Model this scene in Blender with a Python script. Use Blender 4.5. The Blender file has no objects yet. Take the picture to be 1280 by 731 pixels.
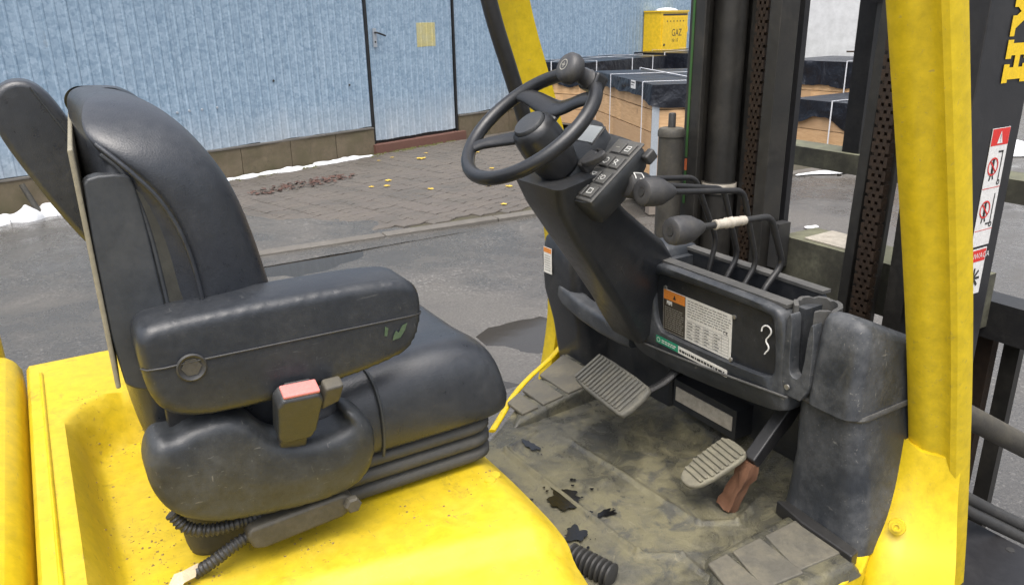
import bpy, bmesh, math, random
from mathutils import Vector, Matrix, noise
random.seed(11)
S = bpy.context.scene
R = math.radians

# ------------------------------------------------------------------ camera
# truck frame: +X forward, +Y to the truck's left, +Z up, ground z = 0
def setup_camera():
    f, w = 980.0, 1280.0
    pitch, roll, az = R(19.5), R(1.04), R(59)
    fw = Vector((math.cos(az)*math.cos(pitch), math.sin(az)*math.cos(pitch), -math.sin(pitch)))
    r0 = Vector((math.sin(az), -math.cos(az), 0)); u0 = r0.cross(fw)
    c, s = math.cos(roll), math.sin(roll)
    r = c*r0 - s*u0; u = s*r0 + c*u0
    m = Matrix((r, u, -fw)).transposed().to_4x4(); m.translation = Vector((0, -1.28, 1.65))
    cd = bpy.data.cameras.new('camera'); co = bpy.data.objects.new('camera', cd)
    S.collection.objects.link(co); co.matrix_world = m
    cd.sensor_fit = 'HORIZONTAL'; cd.sensor_width = 36; cd.lens = 36*f/w
    cd.clip_start = .02; cd.clip_end = 600
    S.camera = co
setup_camera()

# ------------------------------------------------------------------ sky, sun, exposure
SUN_EL, SUN_AZ = R(70), R(-130)          # azimuth from +X towards +Y
wd = bpy.data.worlds.new('World'); S.world = wd; wd.use_nodes = True
nt = wd.node_tree; nt.nodes.clear()
sk = nt.nodes.new('ShaderNodeTexSky'); sk.sky_type = 'NISHITA'; sk.sun_disc = False
sk.sun_elevation = SUN_EL; sk.sun_rotation = math.pi/2 - SUN_AZ
sk.air_density = 1.0; sk.dust_density = 6.0; sk.ozone_density = 1.0
hs = nt.nodes.new('ShaderNodeHueSaturation'); hs.inputs['Saturation'].default_value = .50
bg = nt.nodes.new('ShaderNodeBackground'); bg.inputs['Strength'].default_value = .15
wo = nt.nodes.new('ShaderNodeOutputWorld')
nt.links.new(sk.outputs[0], hs.inputs['Color']); nt.links.new(hs.outputs[0], bg.inputs['Color']); nt.links.new(bg.outputs[0], wo.inputs[0])
sl = bpy.data.lights.new('sun', 'SUN'); sl.energy = 0.9; sl.angle = R(60); sl.color = (1, .97, .92)
so = bpy.data.objects.new('sun', sl); S.collection.objects.link(so)
sd = Vector((math.cos(SUN_EL)*math.cos(SUN_AZ), math.cos(SUN_EL)*math.sin(SUN_AZ), math.sin(SUN_EL)))
so.rotation_euler = sd.to_track_quat('Z', 'Y').to_euler()
S.view_settings.view_transform = 'Standard'; S.view_settings.look = 'None'
S.view_settings.gamma = 1; S.view_settings.use_curve_mapping = False
S.view_settings.exposure = 1.10
S.render.engine = 'CYCLES'
S.cycles.max_bounces = 6; S.cycles.use_denoising = True

# ------------------------------------------------------------------ materials
MATS = {}
def new_mat(name):
    m = bpy.data.materials.new(name); m.use_nodes = True
    MATS[name] = m
    t = m.node_tree; t.nodes.clear()
    o = t.nodes.new('ShaderNodeOutputMaterial'); b = t.nodes.new('ShaderNodeBsdfPrincipled')
    t.links.new(b.outputs[0], o.inputs[0])
    return m, t, b
def N(t, kind, **kw):
    n = t.nodes.new(kind)
    for k, v in kw.items():
        if k in n.inputs: n.inputs[k].default_value = v
        else: setattr(n, k, v)
    return n
def rgba(c): return (c[0], c[1], c[2], 1)
def ramp(t, src, a, b, ca=(0, 0, 0), cb=(1, 1, 1)):
    r = N(t, 'ShaderNodeValToRGB'); e = r.color_ramp.elements
    e[0].position = a; e[1].position = b; e[0].color = rgba(ca); e[1].color = rgba(cb)
    t.links.new(src, r.inputs[0]); return r.outputs[0]
def mix(t, fac, a, b):
    m = N(t, 'ShaderNodeMix', data_type='RGBA')
    if isinstance(fac, (int, float)): m.inputs[0].default_value = fac
    else: t.links.new(fac, m.inputs[0])
    for i, v in ((6, a), (7, b)):
        if isinstance(v, tuple): m.inputs[i].default_value = rgba(v)
        else: t.links.new(v, m.inputs[i])
    return m.outputs[2]
def mth(t, op, a, b=None):
    m = N(t, 'ShaderNodeMath', operation=op)
    for i, v in ((0, a), (1, b)):
        if v is None: continue
        if isinstance(v, (int, float)): m.inputs[i].default_value = v
        else: t.links.new(v, m.inputs[i])
    return m.outputs[0]
def tex(t, scale, detail=4, rough=.6, co=None, stretch=None, dist=0):
    n = N(t, 'ShaderNodeTexNoise', Scale=scale, Detail=detail, Roughness=rough, Distortion=dist)
    if co is not None:
        if stretch:
            mp = N(t, 'ShaderNodeMapping'); mp.inputs['Scale'].default_value = stretch
            t.links.new(co, mp.inputs[0]); t.links.new(mp.outputs[0], n.inputs[0])
        else: t.links.new(co, n.inputs[0])
    return n.outputs[0]
def coords(t): return N(t, 'ShaderNodeTexCoord').outputs['Object']
def bump(t, b, h, strength, dist=.002):
    n = N(t, 'ShaderNodeBump', Strength=strength, Distance=dist)
    t.links.new(h, n.inputs['Height']); t.links.new(n.outputs[0], b.inputs['Normal'])

def worn(name, base, rough=.5, metal=0, dust=.3, dust_col=(.20, .18, .14), dust_up=.0, scale=9, grain=900, gb=.12, spec=.5, stain=0, stain_col=(.05, .04, .03), coat=0, speck=0, scratch=0, scratch_col=(.2, .2, .2), leather=0):
    """worn solid: base colour, soft blotches, dust (more where it can settle), fine grain"""
    m, t, b = new_mat(name); co = coords(t)
    n1 = tex(t, scale, 6, .65, co); n2 = tex(t, scale*7, 5, .7, co); n3 = tex(t, grain, 2, .5, co)
    c = mix(t, ramp(t, n2, .3, .7), tuple(x*.82 for x in base), tuple(min(1, x*1.15) for x in base))
    f = ramp(t, n1, .42, .78)
    f = mth(t, 'MULTIPLY', f, mth(t, 'ADD', ramp(t, n2, .25, .75), .25))
    f = mth(t, 'MULTIPLY', f, dust)
    if dust_up:
        g = N(t, 'ShaderNodeNewGeometry'); s = N(t, 'ShaderNodeSeparateXYZ')
        t.links.new(g.outputs['Normal'], s.inputs[0])
        up = ramp(t, s.outputs[2], .25, .95)
        f = mth(t, 'ADD', f, mth(t, 'MULTIPLY', mth(t, 'MULTIPLY', up, dust_up), mth(t, 'ADD', n1, .15)))
    fc = N(t, 'ShaderNodeClamp'); t.links.new(f, fc.inputs[0])
    c = mix(t, fc.outputs[0], c, dust_col)
    if stain:
        st = tex(t, scale*2.3, 8, .75, co, (1, 1, .6), .6)
        c = mix(t, mth(t, 'MULTIPLY', ramp(t, st, .58, .70), stain), c, stain_col)
    if speck:
        sp = tex(t, 90, 3, .6, co); sp2 = tex(t, 4, 4, .6, co)
        c = mix(t, mth(t, 'MULTIPLY', mth(t, 'MULTIPLY', ramp(t, sp, .62, .68), ramp(t, sp2, .45, .62)), speck), c, stain_col)
    if scratch:
        for st_, ss in (((1, 9, 5), 34), ((7, 1.2, 3), 27), ((3, 4, 12), 41)):
            sn = tex(t, ss, 2, .5, co, st_, .25)
            c = mix(t, mth(t, 'MULTIPLY', mth(t, 'MULTIPLY', ramp(t, sn, .70, .735), ramp(t, n1, .4, .6)), scratch), c, scratch_col)
    t.links.new(c, b.inputs['Base Color'])
    rr = mth(t, 'ADD', mth(t, 'MULTIPLY', fc.outputs[0], .45), mth(t, 'ADD', mth(t, 'MULTIPLY', n2, .18), rough-.09))
    t.links.new(rr, b.inputs['Roughness'])
    b.inputs['Metallic'].default_value = metal; b.inputs['Specular IOR Level'].default_value = spec
    if coat: b.inputs['Coat Weight'].default_value = coat; b.inputs['Coat Roughness'].default_value = .15
    hgt = mth(t, 'ADD', mth(t, 'MULTIPLY', n3, .6), n2)
    if leather:
        v = N(t, 'ShaderNodeTexVoronoi', Scale=420.0); t.links.new(co, v.inputs['Vector'])
        cr = tex(t, 26, 4, .55, co, (1, 1.6, 1), 1.5)
        hgt = mth(t, 'ADD', mth(t, 'ADD', hgt, mth(t, 'MULTIPLY', v.outputs[0], .35)), mth(t, 'MULTIPLY', cr, leather))
    bump(t, b, hgt, gb)
    return m

worn('yellow_paint', (.59, .425, .009), .40, dust=.09, dust_col=(.50, .38, .05), scale=5, grain=300, gb=.05, stain=.18, stain_col=(.26, .20, .05), scratch=.6, scratch_col=(.30, .24, .10), speck=.35)
worn('yellow_dirty', (.59, .425, .009), .46, dust=.42, dust_col=(.42, .33, .08), dust_up=.10, scale=6, grain=240, gb=.10, stain=.60, stain_col=(.15, .115, .035), speck=.45, scratch=.7, scratch_col=(.24, .18, .07))
worn('vinyl', (.021, .024, .030), .29, dust=.35, dust_col=(.075, .078, .080), dust_up=.03, scale=8, grain=1100, gb=.22, spec=.6, leather=.5, scratch=.06, scratch_col=(.12, .12, .12))
worn('vinyl_side', (.036, .040, .045), .38, dust=.5, dust_col=(.065, .067, .066), scale=7, grain=1100, gb=.16)
worn('vinyl_olive', (.042, .041, .034), .42, dust=.45, dust_col=(.10, .095, .065), scale=9, grain=1100, gb=.16)
worn('arm_plastic', (.020, .023, .028), .32, dust=.32, dust_col=(.070, .071, .070), dust_up=.02, scale=12, grain=900, gb=.2, scratch=.22, scratch_col=(.16, .16, .155))
worn('guard_plastic', (.022, .025, .029), .36, dust=.75, dust_col=(.078, .082, .084), dust_up=.05, scale=11, grain=700, gb=.22, scratch=.5, scratch_col=(.18, .175, .16), stain=.35, stain_col=(.02, .02, .02))
worn('shell_edge', (.22, .20, .145), .6, dust=.3, dust_col=(.3, .27, .2), scale=20)
worn('cowl_plastic', (.026, .030, .036), .32, dust=.95, dust_col=(.115, .118, .120), dust_up=.22, scratch=.7, scratch_col=(.19, .185, .17), scale=8, grain=600, gb=.25, stain=.3, stain_col=(.13, .12, .10))
worn('cowl_dusty', (.060, .060, .058), .6, dust=.8, dust_col=(.13, .125, .115), dust_up=.3, scale=14, grain=500, gb=.3)
worn('cowl_face', (.017, .019, .023), .32, dust=.5, dust_col=(.07, .068, .062), dust_up=.15, scratch=.4, scratch_col=(.13, .125, .115), scale=8, grain=600, gb=.22)
worn('pod_plastic', (.026, .029, .033), .40, dust=.30, dust_col=(.09, .085, .075), dust_up=.10, scale=14, grain=900, gb=.25)
worn('switch_panel', (.075, .074, .070), .55, dust=.5, dust_col=(.14, .13, .10), scale=40, grain=900, gb=.3)
worn('wheel_rubber', (.014, .015, .017), .30, dust=.12, dust_col=(.08, .075, .065), dust_up=.07, scale=20, grain=900, gb=.12)
worn('knob_rubber', (.040, .040, .042), .45, dust=.5, dust_col=(.12, .11, .09), scale=30, grain=900, gb=.15)
worn('black_steel', (.016, .016, .017), .38, dust=.18, dust_col=(.09, .085, .07), dust_up=.15, scale=14, grain=500, gb=.12)
worn('mast_steel', (.022, .021, .019), .42, dust=.40, dust_col=(.085, .075, .058), dust_up=.5, scale=9, grain=400, gb=.25)
worn('mast_plate', (.018, .018, .020), .42, dust=.2, dust_col=(.07, .065, .06), scale=9, grain=400, gb=.1)
worn('grimy_steel', (.045, .042, .036), .55, dust=.6, dust_col=(.14, .125, .09), dust_up=.4, scale=16, grain=300, gb=.3, stain=.4, stain_col=(.02, .018, .015))
worn('mossy_steel', (.05, .048, .036), .6, dust=.6, dust_col=(.20, .20, .13), dust_up=.9, scale=12, grain=300, gb=.3)
worn('chain_rust', (.035, .024, .017), .5, .4, dust=.5, dust_col=(.10, .06, .035), scale=60, grain=300, gb=.3)
worn('rust_wood', (.105, .046, .022), .85, dust=.7, dust_col=(.09, .05, .03), scale=40, grain=200, gb=.5, stain=.6, stain_col=(.08, .035, .02))
def floor_material():
    m, t, b = new_mat('floor_mat'); co = coords(t)
    a = tex(t, 5.5, 8, .68, co, None, .6); g = tex(t, 13, 8, .72, co, (1, 1, 1), .9); f = tex(t, 60, 6, .7, co); fi = tex(t, 320, 3, .6, co); w = tex(t, 3.1, 5, .6, co, None, .8)
    c = mix(t, ramp(t, f, .3, .7), (.060, .059, .047), (.110, .104, .078))
    c = mix(t, mth(t, 'MULTIPLY', ramp(t, a, .40, .56), .9), c, (.150, .136, .078))
    c = mix(t, mth(t, 'MULTIPLY', ramp(t, g, .54, .64), .80), c, (.052, .053, .050))
    c = mix(t, mth(t, 'MULTIPLY', ramp(t, tex(t, 26, 8, .75, co, None, 1.2), .60, .66), .75), c, (.205, .185, .120))
    c = mix(t, mth(t, 'MULTIPLY', ramp(t, tex(t, 40, 4, .7, co), .62, .68), .8), c, (.028, .027, .025))
    wet = mth(t, 'MULTIPLY', ramp(t, w, .44, .54), ramp(t, g, .36, .52))
    c = mix(t, mth(t, 'MULTIPLY', wet, .65), c, (.034, .035, .033))
    t.links.new(c, b.inputs['Base Color'])
    t.links.new(mth(t, 'SUBTRACT', .66, mth(t, 'MULTIPLY', wet, .42)), b.inputs['Roughness'])
    bump(t, b, mth(t, 'ADD', mth(t, 'ADD', mth(t, 'MULTIPLY', fi, .5), f), mth(t, 'MULTIPLY', g, 1.5)), .55, .004)
floor_material()
worn('tread_pad', (.085, .080, .066), .6, dust=.8, dust_col=(.175, .155, .105), dust_up=.12, scale=16, grain=260, gb=.4)
worn('pedal_rubber', (.10, .097, .083), .6, dust=.7, dust_col=(.20, .185, .14), dust_up=.15, scale=30, grain=300, gb=.4, stain=.4, stain_col=(.02, .02, .02))
worn('accel_rubber', (.14, .13, .095), .6, dust=.7, dust_col=(.25, .23, .16), dust_up=.15, scale=30, grain=300, gb=.4, stain=.75, stain_col=(.02, .02, .02))
worn('bellows_rubber', (.045, .045, .043), .60, dust=.5, dust_col=(.10, .09, .07), dust_up=.2, scale=14, grain=500, gb=.2)
worn('oil', (.006, .006, .006), .10, dust=.0, scale=20, grain=80, gb=.1)
worn('red_button', (.60, .20, .18), .4, dust=.3, dust_col=(.5, .3, .26), scale=60)
worn('bright_metal', (.42, .41, .38), .38, .8, dust=.3, dust_col=(.2, .18, .15), scale=30)
worn('white_wire', (.72, .71, .67), .45, dust=.2, dust_col=(.4, .38, .33), scale=80)
worn('paper', (.62, .52, .36), .8, dust=.4, dust_col=(.4, .3, .18), scale=60)
worn('label_white', (.72, .70, .64), .5, dust=.35, dust_col=(.34, .31, .24), scale=30, gb=.02)
worn('label_worn', (.46, .42, .35), .6, dust=.7, dust_col=(.13, .11, .08), scale=45, gb=.05)
worn('label_orange', (.70, .24, .04), .5, dust=.3, dust_col=(.3, .15, .06), scale=40, gb=.02)
worn('label_brown', (.050, .042, .032), .5, dust=.3, dust_col=(.12, .1, .07), scale=40, gb=.02)
worn('label_green', (.012, .26, .14), .5, dust=.3, dust_col=(.1, .25, .18), scale=40, gb=.02)
worn('label_red', (.62, .03, .025), .45, dust=.1, scale=30, gb=.02)
worn('label_clean', (.70, .69, .67), .4, dust=.15, dust_col=(.5, .48, .45), scale=30, gb=.02)
worn('ink', (.03, .03, .03), .5, dust=.1, scale=30, gb=.02)
worn('ink_white', (.70, .70, .66), .5, dust=.1, scale=30, gb=.02)
worn('ink_grey', (.30, .29, .25), .5, dust=.3, scale=30, gb=.02)
worn('lettering_yellow', (.78, .52, .01), .45, dust=.15, dust_col=(.4, .3, .1), scale=30, gb=.02)
worn('stripe_green', (.035, .11, .025), .5, dust=.5, dust_col=(.06, .08, .03), scale=30)
worn('stripe_orange', (.55, .13, .04), .5, dust=.4, dust_col=(.2, .08, .03), scale=30)
worn('scuff_green', (.05, .085, .045), .5, dust=.6, dust_col=(.10, .13, .09), scale=60)
worn('crumb', (.24, .17, .06), .9, dust=.6, dust_col=(.07, .05, .03), scale=60)
worn('gas_yellow', (.78, .50, .012), .45, dust=.15, dust_col=(.6, .42, .1), scale=3, grain=80, gb=.03)
worn('fade_yellow', (.52, .47, .22), .5, .2, dust=.5, dust_col=(.40, .46, .46), scale=6, gb=.1)
worn('concrete', (.135, .108, .070), .88, dust=1.1, dust_col=(.075, .072, .036), dust_up=.3, scale=4, grain=90, gb=1.0, stain=.75, stain_col=(.055, .047, .030))
worn('brick_step', (.135, .062, .045), .75, dust=.5, dust_col=(.09, .06, .045), scale=4, grain=120, gb=.5)
worn('white_render', (.55, .56, .57), .85, dust=.25, dust_col=(.5, .5, .49), scale=.5, grain=20, gb=.15)
worn('snow', (.72, .74, .76), .7, dust=.8, dust_col=(.42, .41, .39), scale=6, grain=60, gb=.9, speck=.7)
worn('slush', (.62, .63, .64), .5, dust=.5, dust_col=(.30, .29, .28), scale=4, grain=60, gb=.6)
worn('strap', (.70, .71, .74), .4, dust=.2, dust_col=(.5, .5, .5), scale=10)
worn('leaf_yellow', (.62, .42, .06), .6, dust=.6, dust_col=(.38, .22, .04), scale=9)
worn('leaf_brown', (.075, .038, .028), .7, dust=.6, dust_col=(.11, .05, .03), scale=9)
worn('grass_green', (.10, .17, .02), .8, dust=.5, dust_col=(.16, .20, .04), scale=3)
worn('galvanised_strip', (.45, .49, .53), .4, .5, dust=.3, dust_col=(.3, .32, .34), scale=20)
worn('moss', (.07, .075, .02), .9, dust=.6, dust_col=(.12, .10, .03), scale=30, grain=200, gb=.8)

def galvanised():
    m, t, b = new_mat('galvanised'); co = coords(t)
    v = N(t, 'ShaderNodeTexVoronoi', Scale=42.0); t.links.new(co, v.inputs['Vector'])
    v2 = N(t, 'ShaderNodeTexVoronoi', Scale=19.0); t.links.new(co, v2.inputs['Vector'])
    n = tex(t, 1.1, 6, .65, co); nv = tex(t, 2.6, 5, .7, co, (1, 1, .18))
    sp = N(t, 'ShaderNodeSeparateColor'); t.links.new(v.outputs['Color'], sp.inputs[0])
    sp2 = N(t, 'ShaderNodeSeparateColor'); t.links.new(v2.outputs['Color'], sp2.inputs[0])
    k = mth(t, 'ADD', mth(t, 'MULTIPLY', sp.outputs[0], .6), mth(t, 'MULTIPLY', sp2.outputs[0], .4))
    c = mix(t, k, (.165, .250, .340), (.330, .430, .530))
    c = mix(t, mth(t, 'MULTIPLY', ramp(t, n, .5, .75), .35), c, (.18, .265, .36))
    c = mix(t, mth(t, 'MULTIPLY', ramp(t, nv, .58, .72), .12), c, (.50, .57, .64))
    c = mix(t, mth(t, 'MULTIPLY', ramp(t, tex(t, 3.3, 6, .75, co, (1, 1, .35)), .66, .74), .5), c, (.20, .19, .17))
    s = N(t, 'ShaderNodeSeparateXYZ'); t.links.new(co, s.inputs[0])
    low = N(t, 'ShaderNodeMapRange'); low.inputs[1].default_value = .75; low.inputs[2].default_value = .3
    t.links.new(s.outputs[2], low.inputs[0])
    c = mix(t, mth(t, 'MULTIPLY', low.outputs[0], mth(t, 'MULTIPLY', nv, .55)), c, (.62, .60, .55))
    t.links.new(c, b.inputs['Base Color'])
    b.inputs['Metallic'].default_value = .04
    t.links.new(mth(t, 'ADD', mth(t, 'MULTIPLY', k, .25), .48), b.inputs['Roughness'])
    bump(t, b, mth(t, 'ADD', k, mth(t, 'MULTIPLY', n, 3)), .18, .004)
galvanised()

def asphalt():
    m, t, b = new_mat('asphalt'); co = coords(t)
    big = tex(t, .55, 6, .6, co, None, .5); mid = tex(t, 3.2, 6, .7, co); fine = tex(t, 85, 3, .7, co); peb = tex(t, 34, 4, .6, co)
    c = mix(t, ramp(t, fine, .3, .72), (.050, .047, .043), (.146, .138, .126))
    c = mix(t, mth(t, 'MULTIPLY', ramp(t, mid, .35, .7), .55), c, (.095, .090, .080))
    c = mix(t, mth(t, 'MULTIPLY', ramp(t, tex(t, 55, 2, .5, co), .58, .66), mth(t, 'MULTIPLY', ramp(t, tex(t, 1.4, 4, .6, co), .42, .6), .8)), c, (.22, .21, .195))
    wet = ramp(t, big, .38, .50)
    wet = mth(t, 'MULTIPLY', wet, mth(t, 'ADD', .35, mth(t, 'MULTIPLY', ramp(t, mid, .35, .6), .65)))
    c = mix(t, mth(t, 'MULTIPLY', wet, .45), c, (.042, .039, .035))
    rust = ramp(t, tex(t, .9, 5, .6, co, None, .8), .66, .74)
    c = mix(t, mth(t, 'MULTIPLY', rust, .35), c, (.15, .095, .05))
    t.links.new(c, b.inputs['Base Color'])
    r = mth(t, 'SUBTRACT', .66, mth(t, 'MULTIPLY', wet, .56))
    t.links.new(r, b.inputs['Roughness'])
    bump(t, b, mth(t, 'ADD', fine, mth(t, 'MULTIPLY', peb, 1.5)), .40, .005)
asphalt()

def paver_mat(name, obj_random):
    m, t, b = new_mat(name); co = N(t, 'ShaderNodeNewGeometry').outputs['Position']
    fine = tex(t, 120, 3, .7, co); mid = tex(t, 2.2, 6, .65, co)
    c = mix(t, ramp(t, fine, .3, .7), (.070, .061, .051), (.138, .122, .104))
    if obj_random:
        rn = N(t, 'ShaderNodeObjectInfo').outputs['Random']
        c = mix(t, mth(t, 'MULTIPLY', rn, .5), c, (.10, .088, .080))
    c = mix(t, mth(t, 'MULTIPLY', ramp(t, mid, .45, .75), .6), c, (.075, .068, .055))
    t.links.new(c, b.inputs['Base Color'])
    t.links.new(mth(t, 'SUBTRACT', .78, mth(t, 'MULTIPLY', ramp(t, mid, .4, .65), .36)), b.inputs['Roughness'])
    bump(t, b, fine, .4, .003)
paver_mat('paver', True); paver_mat('paver_far', False)
worn('joint_soil', (.055, .048, .032), .9, dust=.6, dust_col=(.07, .075, .03), scale=3, grain=200, gb=.6)
worn('patch_asphalt', (.075, .071, .065), .62, dust=.6, dust_col=(.13, .12, .105), scale=2.5, grain=110, gb=.7)
worn('kerb_concrete', (.125, .115, .10), .7, dust=.9, dust_col=(.07, .064, .055), scale=3, grain=110, gb=.7, stain=.6, stain_col=(.05, .046, .04))

def wood():
    m, t, b = new_mat('crate_wood'); co = coords(t)
    g = tex(t, 7, 5, .6, co, (1.2, 1.2, 9), .6); k = N(t, 'ShaderNodeTexVoronoi', Scale=3.1); t.links.new(co, k.inputs['Vector'])
    c = mix(t, ramp(t, g, .35, .65), (.52, .31, .145), (.72, .47, .25))
    c = mix(t, ramp(t, k.outputs[0], .0, .09, (1, 1, 1), (0, 0, 0)), c, (.20, .085, .03))
    rn = N(t, 'ShaderNodeObjectInfo').outputs['Random']
    c = mix(t, mth(t, 'MULTIPLY', rn, .75), c, (.42, .27, .15))
    c = mix(t, mth(t, 'MULTIPLY', ramp(t, tex(t, 2, 5, .7, co), .5, .75), .35), c, (.36, .25, .16))
    t.links.new(c, b.inputs['Base Color']); b.inputs['Roughness'].default_value = .75
    bump(t, b, g, .3, .003)
wood()
def foil():
    m, t, b = new_mat('black_foil'); co = coords(t)
    a = tex(t, 5, 3, .5, co, (1, 1, .5), 1.2); f = tex(t, 22, 3, .5, co, None, .8)
    c = mix(t, f, (.006, .007, .011), (.012, .014, .020))
    t.links.new(c, b.inputs['Base Color']); b.inputs['Roughness'].default_value = .30
    b.inputs['Specular IOR Level'].default_value = .4
    bump(t, b, mth(t, 'ADD', a, mth(t, 'MULTIPLY', f, .35)), .8, .03)
foil()
def pallet_mat():
    worn('pallet_wood', (.20, .17, .14), .8, dust=.5, dust_col=(.12, .10, .08), scale=8, grain=100, gb=.4)
pallet_mat()
def puddle_mat():
    m, t, b = new_mat('puddle'); b.inputs['Base Color'].default_value = (.040, .037, .033, 1); b.inputs['Roughness'].default_value = .07; b.inputs['IOR'].default_value = 1.33
    bump(t, b, tex(t, 14, 3, .5, coords(t)), .02, .01)
puddle_mat()
def glassy():
    m, t, b = new_mat('display_glass'); b.inputs['Base Color'].default_value = (.34, .36, .36, 1); b.inputs['Roughness'].default_value = .12
glassy()

# ------------------------------------------------------------------ builders
COL = S.collection
def link(o, parent=None):
    COL.objects.link(o)
    if parent is not None: o.parent = parent
    return o
def empty(name, parent=None, loc=(0, 0, 0)):
    o = bpy.data.objects.new(name, None); o.empty_display_size = .1; o.location = loc
    return link(o, parent)
def tag(o, label=None, cat=None, group=None, kind=None):
    for k, v in (('label', label), ('category', cat), ('group', group), ('kind', kind)):
        if v: o[k] = v
    return o
def finish(name, bm, mats, parent=None, smooth=True, sub=0, wn=True, ang=50):
    me = bpy.data.meshes.new(name)
    bmesh.ops.recalc_face_normals(bm, faces=bm.faces[:])
    bm.to_mesh(me); bm.free()
    for m in (mats if isinstance(mats, (list, tuple)) else [mats]): me.materials.append(MATS[m])
    if smooth:
        me.polygons.foreach_set('use_smooth', [True]*len(me.polygons))
        if not sub: me.set_sharp_from_angle(angle=R(ang))
    o = bpy.data.objects.new(name, me); link(o, parent)
    if sub:
        md = o.modifiers.new('subdiv', 'SUBSURF'); md.levels = sub; md.render_levels = sub
    elif wn and smooth:
        md = o.modifiers.new('wn', 'WEIGHTED_NORMAL'); md.keep_sharp = True
    return o
def bevel(bm, off, seg=3, ang=28):
    es = [e for e in bm.edges if len(e.link_faces) == 2 and e.calc_face_angle(0) > R(ang)]
    if es and off > 0:
        bmesh.ops.bevel(bm, geom=es, offset=off, segments=seg, profile=.5, affect='EDGES', clamp_overlap=True)
def bm_box(bm, lo, hi, M=None):
    vs = [bm.verts.new((x, y, z)) for x in (lo[0], hi[0]) for y in (lo[1], hi[1]) for z in (lo[2], hi[2])]
    for f in ((0, 1, 3, 2), (4, 6, 7, 5), (0, 4, 5, 1), (2, 3, 7, 6), (0, 2, 6, 4), (1, 5, 7, 3)):
        bm.faces.new([vs[i] for i in f])
    if M is not None: bmesh.ops.transform(bm, matrix=M, verts=vs)
    return vs
def box(name, lo, hi, mat, parent=None, bev=.004, seg=2, M=None):
    bm = bmesh.new(); bm_box(bm, lo, hi, M)
    bevel(bm, bev, seg)
    return finish(name, bm, mat, parent)
def chaikin(p, n=2, closed=True):
    for _ in range(n):
        q = []
        m = len(p)
        for i in range(m if closed else m-1):
            a, b = p[i], p[(i+1) % m]
            q.append(tuple(.75*x+.25*y for x, y in zip(a, b))); q.append(tuple(.25*x+.75*y for x, y in zip(a, b)))
        if not closed: q = [p[0]] + q + [p[-1]]
        p = q
    return p
def prism(name, pts, plane, a, b, mat, parent=None, bev=.004, seg=3, smooth_pts=0, M=None, ang=28):
    """polygon in plane 'xz' | 'yz' | 'xy', extruded along the third axis from a to b"""
    if smooth_pts: pts = chaikin(pts, smooth_pts)
    bm = bmesh.new()
    def P(p, d): return {'xz': (p[0], d, p[1]), 'yz': (d, p[0], p[1]), 'xy': (p[0], p[1], d)}[plane]
    va = [bm.verts.new(P(p, a)) for p in pts]; vb = [bm.verts.new(P(p, b)) for p in pts]
    n = len(pts)
    bm.faces.new(va); bm.faces.new(vb[::-1])
    for i in range(n): bm.faces.new((va[i], vb[i], vb[(i+1) % n], va[(i+1) % n]))
    bmesh.ops.recalc_face_normals(bm, faces=bm.faces[:])
    bevel(bm, bev, seg, ang)
    if M is not None: bmesh.ops.transform(bm, matrix=M, verts=bm.verts[:])
    return finish(name, bm, mat, parent)
def bm_loft(bm, rings, caps=True, closed=True, loop=False):
    vr = [[bm.verts.new(p) for p in r] for r in rings]
    n = len(rings[0])
    k = len(vr)
    for j in range(k if loop else k-1):
        r0, r1 = vr[j], vr[(j+1) % k]
        for i in range(n if closed else n-1):
            bm.faces.new((r0[i], r0[(i+1) % n], r1[(i+1) % n], r1[i]))
    if caps and closed and not loop: bm.faces.new(vr[0][::-1]); bm.faces.new(vr[-1])
    return vr
def loft(name, rings, mat, parent=None, sub=1, caps=True, closed=True, loop=False):
    bm = bmesh.new(); bm_loft(bm, rings, caps, closed, loop)
    return finish(name, bm, mat, parent, sub=sub)
def frame_path(pts, closed=False):
    """parallel-transported frames along a polyline"""
    P = [Vector(p) for p in pts]; n = len(P); out = []
    T = []
    for i in range(n):
        a = P[(i-1) % n] if (closed or i > 0) else P[i]; b = P[(i+1) % n] if (closed or i < n-1) else P[i]
        T.append((b-a).normalized())
    up = Vector((0, 0, 1)) if abs(T[0].z) < .9 else Vector((1, 0, 0))
    u = (up - T[0]*up.dot(T[0])).normalized()
    for i in range(n):
        u = (u - T[i]*u.dot(T[i])).normalized()
        out.append((P[i], T[i], u, T[i].cross(u)))
    return out
def bm_tube(bm, pts, r, res=10, closed=False, flat=1.0):
    fr = frame_path(pts, closed)
    rings = []
    for i, (p, t, u, v) in enumerate(fr):
        rr = r(i/(max(1, len(fr)-1))) if callable(r) else r
        rings.append([p + u*math.cos(2*math.pi*k/res)*rr*flat + v*math.sin(2*math.pi*k/res)*rr for k in range(res)])
    bm_loft(bm, rings, True, True, closed)
def tube(name, pts, r, mat, parent=None, res=10, closed=False, smooth=0, flat=1.0):
    if smooth: pts = chaikin([tuple(p) for p in pts], smooth, closed)
    bm = bmesh.new(); bm_tube(bm, pts, r, res, closed, flat)
    return finish(name, bm, mat, parent, wn=False, ang=60)
def fillet(pts, rad, seg=4):
    """round the corners of a polyline"""
    P = [Vector(p) for p in pts]; out = [P[0]]
    for i in range(1, len(P)-1):
        a = (P[i-1]-P[i]); b = (P[i+1]-P[i])
        d = min(rad, a.length*.45, b.length*.45)
        s, e = P[i]+a.normalized()*d, P[i]+b.normalized()*d
        for k in range(seg+1):
            t = k/seg; out.append(s*(1-t)**2 + P[i]*2*t*(1-t) + e*t*t)
    out.append(P[-1]); return out
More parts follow.
